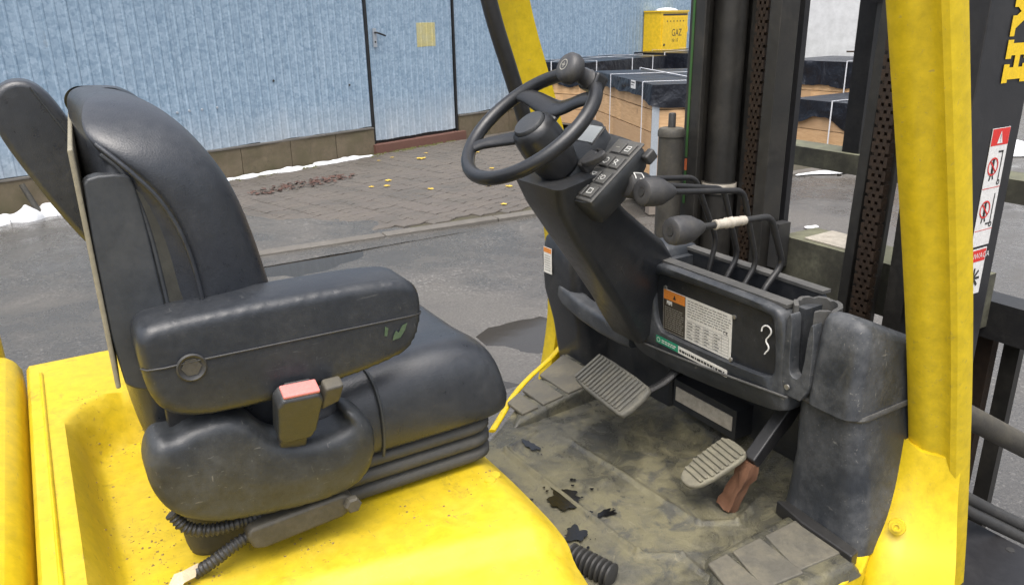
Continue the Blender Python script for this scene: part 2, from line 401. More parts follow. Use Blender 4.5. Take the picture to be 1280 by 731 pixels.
def axis_matrix(origin, z, xhint=(1, 0, 0)):
    z = Vector(z).normalized(); x = Vector(xhint); x = (x - z*x.dot(z))
    if x.length < 1e-4: x = Vector((0, 1, 0)) - z*z.y
    x.normalize(); y = z.cross(x)
    m = Matrix((x, y, z)).transposed().to_4x4(); m.translation = Vector(origin); return m
def lathe(name, prof, M, mat, parent=None, seg=28, ang=40, sx=1, sy=1):
    """profile [(radius, height)] turned about local z, placed by M"""
    bm = bmesh.new(); rings = []
    for r, h in prof: rings.append([(sx*max(r, 1e-5)*math.cos(2*math.pi*k/seg), sy*max(r, 1e-5)*math.sin(2*math.pi*k/seg), h) for k in range(seg)])
    bm_loft(bm, rings); bmesh.ops.remove_doubles(bm, verts=bm.verts[:], dist=2e-5)
    bmesh.ops.transform(bm, matrix=M, verts=bm.verts[:])
    return finish(name, bm, mat, parent, wn=False, ang=ang)
GLYPH = {}
def glyph(txt, size):
    """triangulated text as (verts2d, faces) in the default font"""
    k = (txt, size)
    if k in GLYPH: return GLYPH[k]
    cu = bpy.data.curves.new('t', 'FONT'); cu.body = txt; cu.size = size; cu.resolution_u = 3
    o = bpy.data.objects.new('t', cu); COL.objects.link(o)
    dg = bpy.context.evaluated_depsgraph_get()
    me = bpy.data.meshes.new_from_object(o.evaluated_get(dg))
    V = [(v.co.x, v.co.y) for v in me.vertices]; F = [tuple(p.vertices) for p in me.polygons]
    bpy.data.meshes.remove(me); bpy.data.objects.remove(o); bpy.data.curves.remove(cu)
    GLYPH[k] = (V, F); return V, F
class Decal:
    """flat print in a local uv plane: layers of coloured polygons, each a hair above the last; one mesh"""
    def __init__(s, M): s.bm = bmesh.new(); s.M = M; s.mats = []
    def mi(s, m):
        if m not in s.mats: s.mats.append(m)
        return s.mats.index(m)
    def poly(s, pts, mat, h):
        f = s.bm.faces.new([s.bm.verts.new((p[0], p[1], h)) for p in pts]); f.material_index = s.mi(mat)
    def rect(s, x0, y0, x1, y1, mat, h): s.poly([(x0, y0), (x1, y0), (x1, y1), (x0, y1)], mat, h)
    def slab(s, x0, y0, x1, y1, th, mat):
        n = len(s.bm.faces); bm_box(s.bm, (x0, y0, 0), (x1, y1, th)); s.bm.faces.ensure_lookup_table()
        for f in s.bm.faces[n:]: f.material_index = s.mi(mat)
    def line(s, a, b, w, mat, h):
        d = Vector((b[0]-a[0], b[1]-a[1])); L = d.length or 1e-6; nx, ny = -d.y/L*w/2, d.x/L*w/2
        s.poly([(a[0]-nx, a[1]-ny), (b[0]-nx, b[1]-ny), (b[0]+nx, b[1]+ny), (a[0]+nx, a[1]+ny)], mat, h)
    def ring(s, c, r, w, mat, h, n=18):
        for i in range(n):
            a, b = 2*math.pi*i/n, 2*math.pi*(i+1)/n
            s.poly([(c[0]+q*math.cos(t), c[1]+q*math.sin(t)) for q, t in ((r-w, a), (r, a), (r, b), (r-w, b))], mat, h)
    def disc(s, c, r, mat, h, n=18): s.poly([(c[0]+r*math.cos(2*math.pi*i/n), c[1]+r*math.sin(2*math.pi*i/n)) for i in range(n)], mat, h)
    def text(s, txt, x, y, size, mat, h, rot=0):
        V, F = glyph(txt, size); c, q = math.cos(rot), math.sin(rot)
        vs = [s.bm.verts.new((x+c*a-q*b, y+q*a+c*b, h)) for a, b in V]
        for f in F:
            try: s.bm.faces.new([vs[i] for i in f]).material_index = s.mi(mat)
            except ValueError: pass
    def done(s, name, parent):
        bmesh.ops.transform(s.bm, matrix=s.M, verts=s.bm.verts[:])
        me = bpy.data.meshes.new(name); s.bm.to_mesh(me); s.bm.free()
        for m in s.mats: me.materials.append(MATS[m])
        return link(bpy.data.objects.new(name, me), parent)
def plane_matrix(o, u, v):
    u = Vector(u).normalized(); v = Vector(v); v = (v - u*v.dot(u)).normalized(); w = u.cross(v)
    m = Matrix((u, v, w)).transposed().to_4x4(); m.translation = Vector(o); return m

# ================================================================== SETTING
def ground():
    bm = bmesh.new()
    X = [-220, -60, -20, -8] + [-5+i*.14 for i in range(100)] + [9.5, 11, 14, 20, 40, 90, 240]
    Y = [-220, -60, -20, -8, -3, 0, 1] + [1.4+i*.14 for i in range(23)] + [4.75+i*.4 for i in range(14)] + [12, 20, 40, 90, 240]
    hz = lambda x, y: .012*noise.noise((x*.45, y*.75, 3)) + .005*noise.noise((x*1.7, y*2.3, 8)) + .002*noise.noise((x*4.6, y*5.2, 1))
    g = [[bm.verts.new((x, y, hz(x, y) if 1 < y < 11 and -5 < x < 9.4 else 0)) for y in Y] for x in X]
    for i in range(len(X)-1):
        for j in range(len(Y)-1): bm.faces.new((g[i][j], g[i+1][j], g[i+1][j+1], g[i][j+1]))
    o = finish('ground', bm, 'asphalt', wn=False); o.location.z = -.012
    tag(o, 'damp grey asphalt yard around the forklift', kind='structure')
    bm = bmesh.new(); bm.faces.new([bm.verts.new(p) for p in ((-4.5, 1.6, -.0158), (8.8, 1.6, -.0158), (8.8, 4.2, -.0158), (-4.5, 4.2, -.0158))])
    tag(finish('puddle_water', bm, 'puddle', smooth=False), 'shallow rain water standing in hollows of the asphalt', kind='structure')
ground()

TD = Vector((.957, .290, 0)); ND = Vector((-.290, .957, 0)); W0 = Vector((1.883, 7.662, 0))
def wall_y(x): return W0.y + (x-W0.x)*TD.y/TD.x
def kerb_y(x): return 4.474 - (x-1.31)*.0407

def pavement():
    root = empty('pavement'); tag(root, 'damp grey block paving in front of the metal shed', kind='structure')
    # bed under the blocks
    bm = bmesh.new()
    a = [(-.4, kerb_y(-.4)), (9.2, kerb_y(9.2)), (9.2, wall_y(9.2)-.03), (-.4, wall_y(-.4)-.03)]
    bm.faces.new([bm.verts.new((x, y, .006)) for x, y in a]); finish('bed', bm, 'joint_soil', root, smooth=False)
    L, Wd, am, gap = .225, .1125, .016, .006
    def outline():
        f = [(0, 0), (.25, am), (.75, -am), (1, 0)]
        bot = [(q*L, o) for q, o in f]; top = [(q*L, Wd+o) for q, o in f][::-1]
        pts = bot + top; cx, cy = L/2, Wd/2
        return [((x-cx)*(1-gap/L), (y-cy)*(1-gap/Wd)) for x, y in pts]
    O = outline()
    def bm_paver(bm, M, h=.02):
        lo = [bm.verts.new(M @ Vector((x, y, -.01))) for x, y in O]
        mid = [bm.verts.new(M @ Vector((x, y, h-.004))) for x, y in O]
        top = [bm.verts.new(M @ Vector((x*.975, y*.95, h))) for x, y in O]
        n = len(O)
        for r0, r1 in ((lo, mid), (mid, top)):
            for i in range(n): bm.faces.new((r0[i], r0[(i+1) % n], r1[(i+1) % n], r1[i]))
        bm.faces.new(top)
    bm = bmesh.new(); bm_paver(bm, Matrix()); proto = finish('paver', bm, 'paver', root, smooth=False)
    me = proto.data; bpy.data.objects.remove(proto)
    rot = math.atan2(TD.y, TD.x); u = Vector((math.cos(rot), math.sin(rot), 0)); v = Vector((-u.y, u.x, 0))
    spots = []
    for i in range(-14, 44):
        for j in range(-34, 3):
            p = W0 + u*(i*L) + v*(j*Wd - .18)
            if -.3 < p.x < 9 and kerb_y(p.x)+.17 < p.y < wall_y(p.x)-.1:
                # a worn corner of the paving is covered by old asphalt
                if p.x < 2.2 - (p.y-4.4)*.75: continue
                spots.append(p)
    cam = S.camera.location
    def seen(p):
        d = S.camera.matrix_world.inverted() @ p
        px = 640 - d.x/d.z*980; py = 365 + d.y/d.z*980
        return 250 < px < 720
    spots.sort(key=lambda p: (not seen(p), (p-cam).length))
    far = bmesh.new()
    for k, p in enumerate(spots):
        z = .004*noise.noise((p.x*1.3, p.y*1.3, 0)) + random.uniform(-.0025, .0025)
        M = Matrix.Translation((p.x, p.y, z)) @ Matrix.Rotation(rot, 4, 'Z') @ Matrix.Rotation(random.uniform(-.012, .012), 4, 'X') @ Matrix.Rotation(random.uniform(-.02, .02), 4, 'Z')
        if k < 300:
            o = bpy.data.objects.new('paver', me); link(o, root); o.matrix_local = M
        else: bm_paver(far, M)
    tag(finish('distant_paving', far, 'paver_far', root, smooth=False), kind='stuff')
    # flush kerb stones along the edge of the paving
    x = 1.2
    while x < 9.0:
        l = random.uniform(.9, 1.05)
        M = Matrix.Translation((x+l/2, kerb_y(x+l/2), -.03+random.uniform(-.004, .004))) @ Matrix.Rotation(-.0407+random.uniform(-.006, .006), 4, 'Z')
        box('kerb_stone', (-l/2+.004, -.06, -.05), (l/2-.004, .06, .05), 'kerb_concrete', root, .008, 2, M)
        x += l
    bm = bmesh.new(); st = .06; nx, ny = 96, 52; g = {}
    for i in range(nx+1):
        for j in range(ny+1):
            x, y = -2.4+i*st, 4.20+j*st
            d = (2.55-(y-4.4)*.72) - x + .55*noise.noise((x*1.1, y*1.1, 4)) + .22*noise.noise((x*3.7, y*3.7, 1))
            d = min(d, (y-kerb_y(x)-.0)*1.5+.05*noise.noise((x*5, 0, 2)), (wall_y(x)-.32-y)*1.2+.15*noise.noise((x*3, y*3, 2)))
            z = max(-.02, min(.027, .010+.05*d)) + .0015*noise.noise((x*6, y*6, 0))
            g[i, j] = bm.verts.new((x, y, z))
    for i in range(nx):
        for j in range(ny): bm.faces.new((g[i, j], g[i+1, j], g[i+1, j+1], g[i, j+1]))
    finish('asphalt_patch', bm, 'asphalt', root, wn=False, ang=180)
pavement()

def shed():
    root = empty('metal_shed', loc=W0); root.rotation_euler.z = math.atan2(TD.y, TD.x)
    tag(root, 'blue-grey galvanised corrugated shed on a stained concrete plinth', 'shed')
    D0, D1 = 1.90, 3.35
    def sheet(name, s0, s1, z0, z1, y, parent, pitch=.1, dep=.007, mat='galvanised', sd=None):
        bm = bmesh.new(); prof = []
        s = s0
        while s < s1-1e-4:
            for q, d in ((0, 0), (.66, 0), (.75, -dep), (.87, -dep), (.96, 0)):
                if s+q*pitch < s1: prof.append((s+q*pitch, d + y))
            s += pitch
        prof = [prof[0], (s0+.003, y)] + prof[1:]
        while prof[-1][0] > s1-.004: prof.pop()
        prof += [(s1-.003, y), (s1, y)]
        zs = [z0, z0+.004] + [z0+(z1-z0)*q for q in (.2, .4, .6, .8)] + [z1-.004, z1]; nz = len(zs); rows = []
        for k in range(nz):
            z = zs[k]
            rows.append([bm.verts.new((a, b + .006*noise.noise((a*.8, z*1.1, (s0 if sd is None else sd)*.1)), z + (.012*noise.noise((a*3, 0, s0)) if k < 2 else 0))) for a, b in prof])
        for k in range(nz-1):
            for i in range(len(prof)-1): bm.faces.new((rows[k][i], rows[k][i+1], rows[k+1][i+1], rows[k+1][i]))
        o = finish(name, bm, mat, parent, wn=False, ang=25)
        md = o.modifiers.new('thickness', 'SOLIDIFY'); md.thickness = .0015; md.offset = 1
        return o
    box('wall', (-6, .03, 0), (D0, .2, 3.0), 'concrete', root, 0)
    box('wall', (D0, .09, 0), (D1, .2, 3.0), 'concrete', root, 0)
    box('wall', (D1, .03, 0), (14, .2, 3.0), 'concrete', root, 0)
    box('roof', (-6.2, -.25, 3.0), (14.2, 6.2, 3.12), 'mast_steel', root, .01)
    box('wall', (-6, 6.0, 0), (14, 6.15, 3.0), 'concrete', root, 0)
    box('wall', (-6, .2, 0), (-5.85, 6.0, 3.0), 'concrete', root, 0)
    box('wall', (13.85, .2, 0), (14, 6.0, 3.0), 'concrete', root, 0)
    edges = [-6, -5.1, -4.2, -3.3, -2.35, -1.45, -.55, .30, 1.08, D0-.02]
    for k in range(len(edges)-1): sheet('wall_sheet', edges[k], edges[k+1]+(.03 if k < len(edges)-2 else 0), .345, 3.0, -.004*(k % 2), root)
    edges = [D1+.02, 4.2, 5.1, 6.0, 6.9, 7.8, 8.7, 9.6, 10.6, 11.7, 12.8, 14]
    for k in range(len(edges)-1): sheet('wall_sheet', edges[k], edges[k+1]+(.03 if k < len(edges)-2 else 0), .35, 3.0, -.004*(k % 2), root)
    # rough plinth, block by block
    def plinth(s0, s1, zt):
        s = s0
        while s < s1-.05:
            l = min(random.uniform(.38, .75), s1-s)
            if s1-(s+l) < .25: l = s1-s
            bm = bmesh.new(); bm_box(bm, (s+.004, -.05, -.05), (s+l-.004, .03, zt-.012))
            bmesh.ops.subdivide_edges(bm, edges=bm.edges[:], cuts=5, use_grid_fill=True)
            for v in bm.verts:
                n = noise.noise_vector(v.co*7)*.010 + noise.noise_vector(v.co*21)*.005; v.co += Vector((n.x*.4, n.y*1.3, n.z*.5))
            finish('plinth_block', bm, 'concrete', root, wn=False); s += l
    plinth(-6, D0-.03, .34); plinth(D1+.03, 9, .34)
    # drip flashing between the sheets and the plinth
    box('flashing', (-6, -.062, .328), (D0-.03, .03, .343), 'kerb_concrete', root, .004)
    box('flashing', (D1+.03, -.062, .328), (9, .03, .343), 'kerb_concrete', root, .004)
    # door
    d = empty('door', root); tag(d, 'pale corrugated sheet door with a faded yellow square')
    box('frame', (D0-.025, -.03, .1), (D0, .06, 2.4), 'black_steel', d, .002)
    box('frame', (D1, -.03, .1), (D1+.02, .06, 2.4), 'black_steel', d, .002)
    sheet('door_sheet', D0+.03, D1-.012, .165, 2.35, .0, d, .098, .010)
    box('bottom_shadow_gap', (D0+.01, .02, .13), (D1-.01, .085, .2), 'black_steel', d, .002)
    box('lock_plate', (D0+.085, -.030, 1.30), (D0+.135, -.014, 1.52), 'galvanised_strip', d, .004)
    tube('handle', fillet([(D0+.11, -.02, 1.47), (D0+.11, -.07, 1.47), (D0+.24, -.072, 1.43)], .02), .011, 'black_steel', d, 8)
    lathe('keyhole', [(0, 0), (.012, 0), (.012, .004), (0, .004)], axis_matrix((D0+.11, -.030, 1.36), (0, -1, 0)), 'ink', d, 10)
    sheet('yellow_patch', D0+.03+8*.098, D0+.03+11.3*.098, 1.27, 1.57, -.0025, d, .098, .010, 'fade_yellow', D0+.03)
    bm = bmesh.new(); bm_box(bm, (D0-.06, -.10, -.05), (D1+.10, .085, .125)); bmesh.ops.subdivide_edges(bm, edges=bm.edges[:], cuts=6, use_grid_fill=True)
    for v in bm.verts: v.co += noise.noise_vector(v.co*6)*.008
    finish('door_step', bm, 'brick_step', root, wn=False)
    for k, (s, z) in enumerate([(-.74, .75), (-.60, .765), (-.47, .77), (-.33, .77), (-.16, .775), (.55, 1.0), (1.58, .88)]):
        lathe('rivet', [(0, 0), (.014, 0), (.010, .008), (0, .01)], axis_matrix((s, -.012, z), (0, -1, 0)), 'mast_steel' if k > 4 else 'galvanised_strip', root, 8)
shed()

def gas_cabinet():
    root = empty('gas_cabinet', loc=W0 + TD*8.02 + Vector((0, 0, .0))); root.rotation_euler.z = math.atan2(TD.y, TD.x)
    tag(root, 'yellow gas meter cabinet with GAZ on its door against the shed wall', 'gas cabinet')
    box('body', (0, -.36, .25), (.92, -.02, 1.64), 'gas_yellow', root, .006)
    box('lid', (-.015, -.375, 1.642), (.935, -.02, 1.668), 'gas_yellow', root, .005)
    d = box('door', (.05, -.372, .30), (.875, -.3605, 1.56), 'gas_yellow', root, .003)
    for k in range(6):
        lathe('vent_hole', [(0, 0), (.014, 0), (.014, .002), (0, .002)], axis_matrix((.20+k*.11, -.373, 1.49), (0, -1, 0)), 'ink', d, 10)
    for z in (.5, 1.3): lathe('hinge', [(0, 0), (.014, 0), (.014, .09), (0, .09)], axis_matrix((.885, -.374, z), (0, 0, 1)), 'gas_yellow', root, 8)
    box('vent_slot', (.08, -.3635, 1.585), (.90, -.3605, 1.615), 'ink', root, .0)
    lathe('lock', [(0, 0), (.022, 0), (.02, .012), (0, .012)], axis_matrix((.12, -.372, 1.10), (0, -1, 0)), 'ink', d, 12)
    D = Decal(plane_matrix((.36, -.3735, 1.24), (1, 0, 0), (0, 0, 1)))
    D.text('GAZ', 0, 0, .17, 'ink', 0); D.text('Nr 10', .02, -.10, .085, 'ink', 0); D.done('lettering', d)
    box('plinth', (-.02, -.38, -.02), (.94, -.02, .25), 'concrete', root, .01)
    bm = bmesh.new(); rings = []
    for k in range(9):
        q = k/8; w = math.sin(q*math.pi)**.6
        rings.append([(.12+.66*q, -.2-.14*w*math.cos(a), 1.667+max(0, .05*w*math.sin(a))+.004*random.random()) for a in [math.pi*j/7 for j in range(8)]])
    bm_loft(bm, rings, False, False); o = finish('snow_cap', bm, 'snow', wn=False)
    M = root.matrix_basis.copy(); o.location = root.location; o.rotation_euler = root.rotation_euler
    tag(o, 'thin cap of white snow on the yellow gas cabinet', kind='stuff')
gas_cabinet()

def far_building():
    root = empty('white_building', loc=(19.5, 14, 0)); root.rotation_euler.z = R(-55)
    tag(root, 'plain white rendered building behind the crates', 'building')
    for k in range(5): box('wall_panel', (-9.98+k*4, 0, -.05), (-6.02+k*4, .3, 5.5), 'white_render', root, .01)
    box('wall', (-10, .3, 0), (10, 8, 5.5), 'white_render', root, .0)
    box('roof', (-10.2, -.2, 5.5), (10.2, 8.2, 5.7), 'mast_steel', root, .01)
far_building()

def grass_strip():
    bm = bmesh.new()
    for _ in range(3500):
        s, w = random.uniform(-3.5, 9), random.uniform(-2.2, -.1)
        c, q = math.cos(R(-55)), math.sin(R(-55))
        x, y = 19.5+c*s-q*w, 14+q*s+c*w
        h, a = random.uniform(.08, .25), random.uniform(0, 6.28); dx, dy = math.cos(a)*.03, math.sin(a)*.03
        bm.faces.new([bm.verts.new(p) for p in ((x-dx, y-dy, 0), (x+dx, y+dy, 0), (x+random.uniform(-.05, .05), y+random.uniform(-.05, .05), h))])
    tag(finish('grass', bm, 'grass_green', smooth=False), 'strip of green grass at the foot of the white building', kind='stuff')
    root = empty('rail_fence', loc=(16.4, 10.6, 0)); root.rotation_euler.z = R(-55)
    tag(root, 'low rusty rail fence in front of the green grass', 'fence')
    for k in range(4): tube('post', [(k*1.6, 0, -.05), (k*1.6, 0, .75)], .025, 'chain_rust', root, 8)
    for z in (.35, .72): tube('rail', [(-.2, -.027, z), (5.0, -.027, z)], .02, 'chain_rust', root, 8)
grass_strip()

def snow_ridge(name, path, w, h, label, mat='snow', z0=0):
    """a lumpy ridge of snow along a path on the ground"""
    bm = bmesh.new(); P = chaikin(path, 2, False); fr = frame_path([(x, y, z0) for x, y in P]); rings = []
    for i, (p, t, u, v) in enumerate(fr):
        q = i/(len(fr)-1); side = Vector((-t.y, t.x, 0))
        k = (.55+.75*abs(noise.noise((p.x*3.1, p.y*3.1, 1)))+.35*noise.noise((p.x*9, p.y*9, 5))) * (min(1, q*6+.1)*min(1, (1-q)*6+.1))**.5
        rings.append([p + side*(w*k*math.cos(a)*(1+.25*noise.noise((p.x*7+a, p.y*7, 2)))) + Vector((0, 0, .001+h*k*math.sin(a)*(1+.3*noise.noise((p.x*8, p.y*8, a*2))))) for a in [math.pi*j/8 for j in range(9)]])
    bm_loft(bm, rings, False, False)
    return tag(finish(name, bm, mat, wn=False, ang=180), label, kind='stuff')
def wall_path(s0, s1, off, n=26, j=.03): return [tuple((W0+TD*(s0+(s1-s0)*i/n)-ND*(off+random.uniform(-j, j)))[:2]) for i in range(n+1)]
snow_ridge('snow', wall_path(-.55, 1.72, .16), .085, .055, 'narrow white snow strip melting along the plinth beside the door', z0=.012)
snow_ridge('snow', wall_path(-3.6, -1.75, .22, 20, .05), .20, .13, 'white snow heap along the wall foot behind the seat')
snow_ridge('snow', [(6.6, 4.35), (6.9, 4.25), (7.2, 4.12), (7.5, 3.95), (7.75, 3.7)], .13, .02, 'thin grey slush streak on the asphalt before the pallet', 'slush')
snow_ridge('snow', [(9.6, 4.1), (10.0, 3.7), (10.4, 3.2), (10.9, 2.5)], .45, .16, 'dirty snow pile beyond the mast', 'snow')
snow_ridge('snow', [(5.15, 2.72), (5.21, 2.69), (5.27, 2.70)], .035, .012, 'small lump of slush on the asphalt seen through the mast', 'slush')

def moss_strip():
    bm = bmesh.new()
    for _ in range(900):
        s = random.uniform(-2.4, 3.2); off = .07+abs(random.gauss(0, .09)); p = W0+TD*s-ND*off; r = random.uniform(.008, .03)
        if abs(noise.noise((s*2, 0, 0)))*.35 < off-.12: continue
        a0 = random.uniform(0, 6)
        ring = [bm.verts.new((p.x+r*math.cos(a0+k*1.257)*random.uniform(.6, 1.2), p.y+r*math.sin(a0+k*1.257)*random.uniform(.6, 1.2), .018)) for k in range(5)]
        top = bm.verts.new((p.x, p.y, .022+r*.4))
        for k in range(5): bm.faces.new((ring[k], ring[(k+1) % 5], top))
    tag(finish('moss', bm, 'moss', smooth=False), 'patchy green moss and litter along the foot of the shed', kind='stuff')
moss_strip()

def leaves():
    def leaf_mesh(mat):
        bm = bmesh.new(); out = [(0, -.5), (.22, -.3), (.42, -.25), (.30, -.02), (.46, .22), (.2, .2), (0, .55), (-.2, .2), (-.45, .2), (-.3, -.03), (-.4, -.27), (-.2, -.3)]
        c = bm.verts.new((0, 0, .10)); vs = [bm.verts.new((x, y, .05*math.sin(i*2.2)+.05)) for i, (x, y) in enumerate(out)]
        for i in range(len(vs)): bm.faces.new((c, vs[i], vs[(i+1) % len(vs)]))
        o = finish('fallen_leaf', bm, mat, smooth=False); me = o.data; bpy.data.objects.remove(o); return me
    ye, br = leaf_mesh('leaf_yellow'), leaf_mesh('leaf_brown')
    spots = [((525, 'a'), 3.98, 7.42, .17), ((0,), 3.0, 6.15, .10), ((0,), 3.12, 6.40, .11), ((0,), 2.85, 6.2, .08), ((0,), 3.3, 5.75, .10), ((0,), 4.1, 6.5, .08),
             ((0,), 4.35, 6.35, .09), ((0,), 3.85, 5.55, .10), ((0,), 4.0, 5.4, .11), ((0,), 3.95, 5.65, .08), ((0,), 4.5, 7.3, .09), ((0,), 4.75, 7.4, .08), ((0,), 3.55, 4.75, .09),
             ((0,), 5.1, 6.6, .09), ((0,), 4.9, 5.5, .09), ((0,), 3.72, 7.7, .07), ((0,), 3.5, 7.6, .06), ((0,), 4.2, 7.75, .07)]
    for k, (_, x, y, s) in enumerate(spots):
        o = bpy.data.objects.new('fallen_leaf', ye); link(o); o.location = (x, y, .027); o.scale = (s*.8, s*.8, s*.45); o.rotation_euler = (0, 0, random.uniform(0, 6))
        if k == 0: tag(o, 'largest yellow fallen leaf, lying just before the door step', 'leaf', 'yellow leaves on the paving')
        else: tag(o, 'small yellow fallen leaf lying on the block paving', 'leaf', 'yellow leaves on the paving')
    bm = bmesh.new()
    for _ in range(150):
        a, q = random.uniform(0, 6.28), random.random()**.5; x, y = 2.30+.62*q*math.cos(a)+.1*math.sin(a), 6.72+.20*q*math.sin(a)+.12*math.cos(a)*q
        r, b = random.uniform(.015, .04), random.uniform(0, 6)
        vs = [bm.verts.new((x+r*math.cos(b+k*1.57)*random.uniform(.5, 1.1), y+r*math.sin(b+k*1.57)*random.uniform(.5, 1.1), .026+random.uniform(0, .022))) for k in range(4)]
        bm.faces.new(vs)
    tag(finish('leaf_litter', bm, 'leaf_brown', smooth=False), 'patch of wet reddish-brown leaf litter on the paving', kind='stuff')
leaves()
tube_o = tube('iron_stake', [(-.05, 6.83, -.02), (-.16, 6.90, .30)], .025, 'grimy_steel', None, 8)
tag(tube_o, 'short dark iron stake leaning on the plinth by the snow heap', 'stake')

def crate(corner, az, L, Dp, z0, h, label, group, drop=.13, pallet=True, nb=5, straps=(.3, .72), cross=(.5,), seed=1, drape=()):
    rnd = random.Random(seed)
    root = empty('wooden_crate', loc=(corner[0], corner[1], z0)); root.rotation_euler.z = R(az-90)   # local y runs along az, local x to its right
    tag(root, label, 'crate', group)
    zb = .145 if pallet else 0
    if pallet:
        p = empty('pallet', root)
        for k in range(3):
            y = k*(L-.1)/2
            for j in range(3): x = j*(Dp-.1)/2; box('pallet_block', (x, y, .022), (x+.1, y+.1, .10), 'pallet_wood', p, .003)
            box('pallet_board', (0, y, 0), (Dp, y+.1, .0215), 'pallet_wood', p, .002)
        n = 7
        for k in range(n): x = k*(Dp-.1)/(n-1); box('pallet_board', (x, 0, .1225), (x+.1, L, .144), 'pallet_wood', p, .002)
        for k in range(3): y = k*(L-.1)/2; box('pallet_board', (0, y, .1005), (Dp, y+.1, .1222), 'pallet_wood', p, .002)
    bh = (h-zb)/nb; th = .022
    for k in range(nb):
        a, b = zb+k*bh+.004, zb+(k+1)*bh-.004; j = lambda: rnd.uniform(-.004, .004)
        cut = rnd.uniform(.3, .7)*L
        box('board', (0+j(), .001, a), (th, cut-.002, b), 'crate_wood', root, .002); box('board', (0+j(), cut, a), (th, L, b), 'crate_wood', root, .002)
        box('board', (th+.001, 0+j(), a), (Dp, th, b), 'crate_wood', root, .002)
        box('board', (Dp-th, th+.001, a), (Dp+j(), L-th-.001, b), 'crate_wood', root, .002)
        box('board', (th+.001, L-th, a), (Dp-th-.001, L+j(), b), 'crate_wood', root, .002)
    box('lid', (.0, .0, h+.001), (Dp, L, h+.012), 'crate_wood', root, .002)
    # black foil over the top, hanging unevenly down the sides
    bm = bmesh.new(); per = []; nx, ny = 26, 34; e = .012
    for i in range(ny): per.append((-e, -e+(L+2*e)*i/ny, -1, 0))
    for i in range(nx): per.append((-e+(Dp+2*e)*i/nx, L+e, 0, 1))
    for i in range(ny): per.append((Dp+e, L+e-(L+2*e)*i/ny, 1, 0))
    for i in range(nx): per.append((Dp+e-(Dp+2*e)*i/nx, -e, 0, -1))
    top = h+.02; rows = []
    for r in range(7):
        q = r/6; row = []
        for x, y, ux, uy in per:
            dl = drop*(1+.25*noise.noise((x*3+seed, y*3, 0))+.1*noise.noise((x*11, y*11, seed)))
            for (cx, cy, rad, ex) in drape:
                dd = math.hypot(x-cx, y-cy)
                if dd < rad: dl += ex*(1-dd/rad)
            o = (.012+.018*q)*noise.noise((x*6+seed, y*6, q*2.5)) + .012*q + .008*math.sin((x+y)*38+q*3)*q
            row.append(bm.verts.new((x+ux*max(0, o+.004), y+uy*max(0, o+.004), top-q*dl)))
        rows.append(row)
    n = len(per)
    for r in range(6):
        for i in range(n): bm.faces.new((rows[r][i], rows[r][(i+1) % n], rows[r+1][(i+1) % n], rows[r+1][i]))
    g = []
    m = 9
    ins = [[bm.verts.new((v.co.x+(Dp/2-v.co.x)*s, v.co.y+(L/2-v.co.y)*s, top+.006*noise.noise((v.co.x*5+s*3, v.co.y*5, seed)))) for v in rows[0]] for s in (.12, .3, .55, .8)]
    prev = rows[0]
    for ring in ins:
        for i in range(n): bm.faces.new((prev[i], prev[(i+1) % n], ring[(i+1) % n], ring[i]))
        prev = ring
    bm.faces.new(prev)
    finish('foil_cover', bm, 'black_foil', root, wn=False, ang=80)
    def strap(path):
        bm = bmesh.new(); fr = path
        for i in range(len(fr)-1):
            (a, wv), (b, _) = fr[i], fr[i+1]; a, b, wv = Vector(a), Vector(b), Vector(wv)
            nrm = (b-a).cross(wv).normalized()*.0012
            vs = [bm.verts.new(p) for p in (a-wv-nrm, a+wv-nrm, b+wv-nrm, b-wv-nrm, a-wv+nrm, a+wv+nrm, b+wv+nrm, b-wv+nrm)]
            for f in ((0, 1, 2, 3), (4, 7, 6, 5), (0, 4, 5, 1), (1, 5, 6, 2), (2, 6, 7, 3), (3, 7, 4, 0)): bm.faces.new([vs[k] for k in f])
        finish('strap', bm, 'strap', root, smooth=False)
    e2 = .045; zt = top+.014; zl = zb+.01
    for q in straps:
        y = q*L; strap([((-e2, y, zl), (0, .008, 0)), ((-e2, y, zt), (0, .008, 0)), ((Dp+e2, y, zt), (0, .008, 0)), ((Dp+e2, y, zl), (0, .008, 0))])
    for q in cross:
        x = q*Dp; strap([((x, -e2, zl), (.008, 0, 0)), ((x, -e2, zt+.004), (.008, 0, 0)), ((x, L+e2, zt+.004), (.008, 0, 0)), ((x, L+e2, zl), (.008, 0, 0))])
    return root
G = 'foil-topped wooden crates stacked in the yard'
c = crate((4.42, 3.76), 68.5, 1.75, 1.15, 0, 1.07, 'largest wooden crate, nearest the steering wheel, black foil on top', G, .11, True, 5, (.09, .62), (.42,), 3, [(0, 0, .25, .06), (.35, -.0, .35, .10)])
box('corner_strip', (-.012, -.012, .15), (.05, -.006, 1.0), 'galvanised_strip', c, .0); 
D = Decal(plane_matrix((-.052, .45, 1.03), (0, -1, 0), (0, 0, 1))); D.rect(0, 0, .13, .07, 'label_clean', 0); D.rect(.01, .045, .10, .055, 'ink', .0006); D.rect(.01, .025, .08, .032, 'ink', .0006); D.done('paper_label', c)
crate((6.75, 8.0), 107, .95, 2.3, 0, .97, 'long foil-wrapped crate behind the steering wheel knob', G, .30, True, 4, (.5,), (.15, .55, .8), 5)
crate((9.3, 8.55), 107, 1.0, 1.9, 0, .99, 'foil-wrapped crate standing below the yellow gas cabinet', G, .30, True, 4, (.4,), (.32, .7), 6)
crate((7.95, 3.95), 91, 1.3, 1.25, 0, .62, 'low crate on a pallet seen between the mast rails', G, .20, True, 3, (.55,), (), 8, [(0, .35, .4, .18), (0, 1.3, .3, .1)])
crate((9.9, 5.5), 96, 1.5, 1.3, 0, .93, 'foil-wrapped crate in front of the white building, behind the low crate', G, .34, True, 4, (.3,), (), 9)

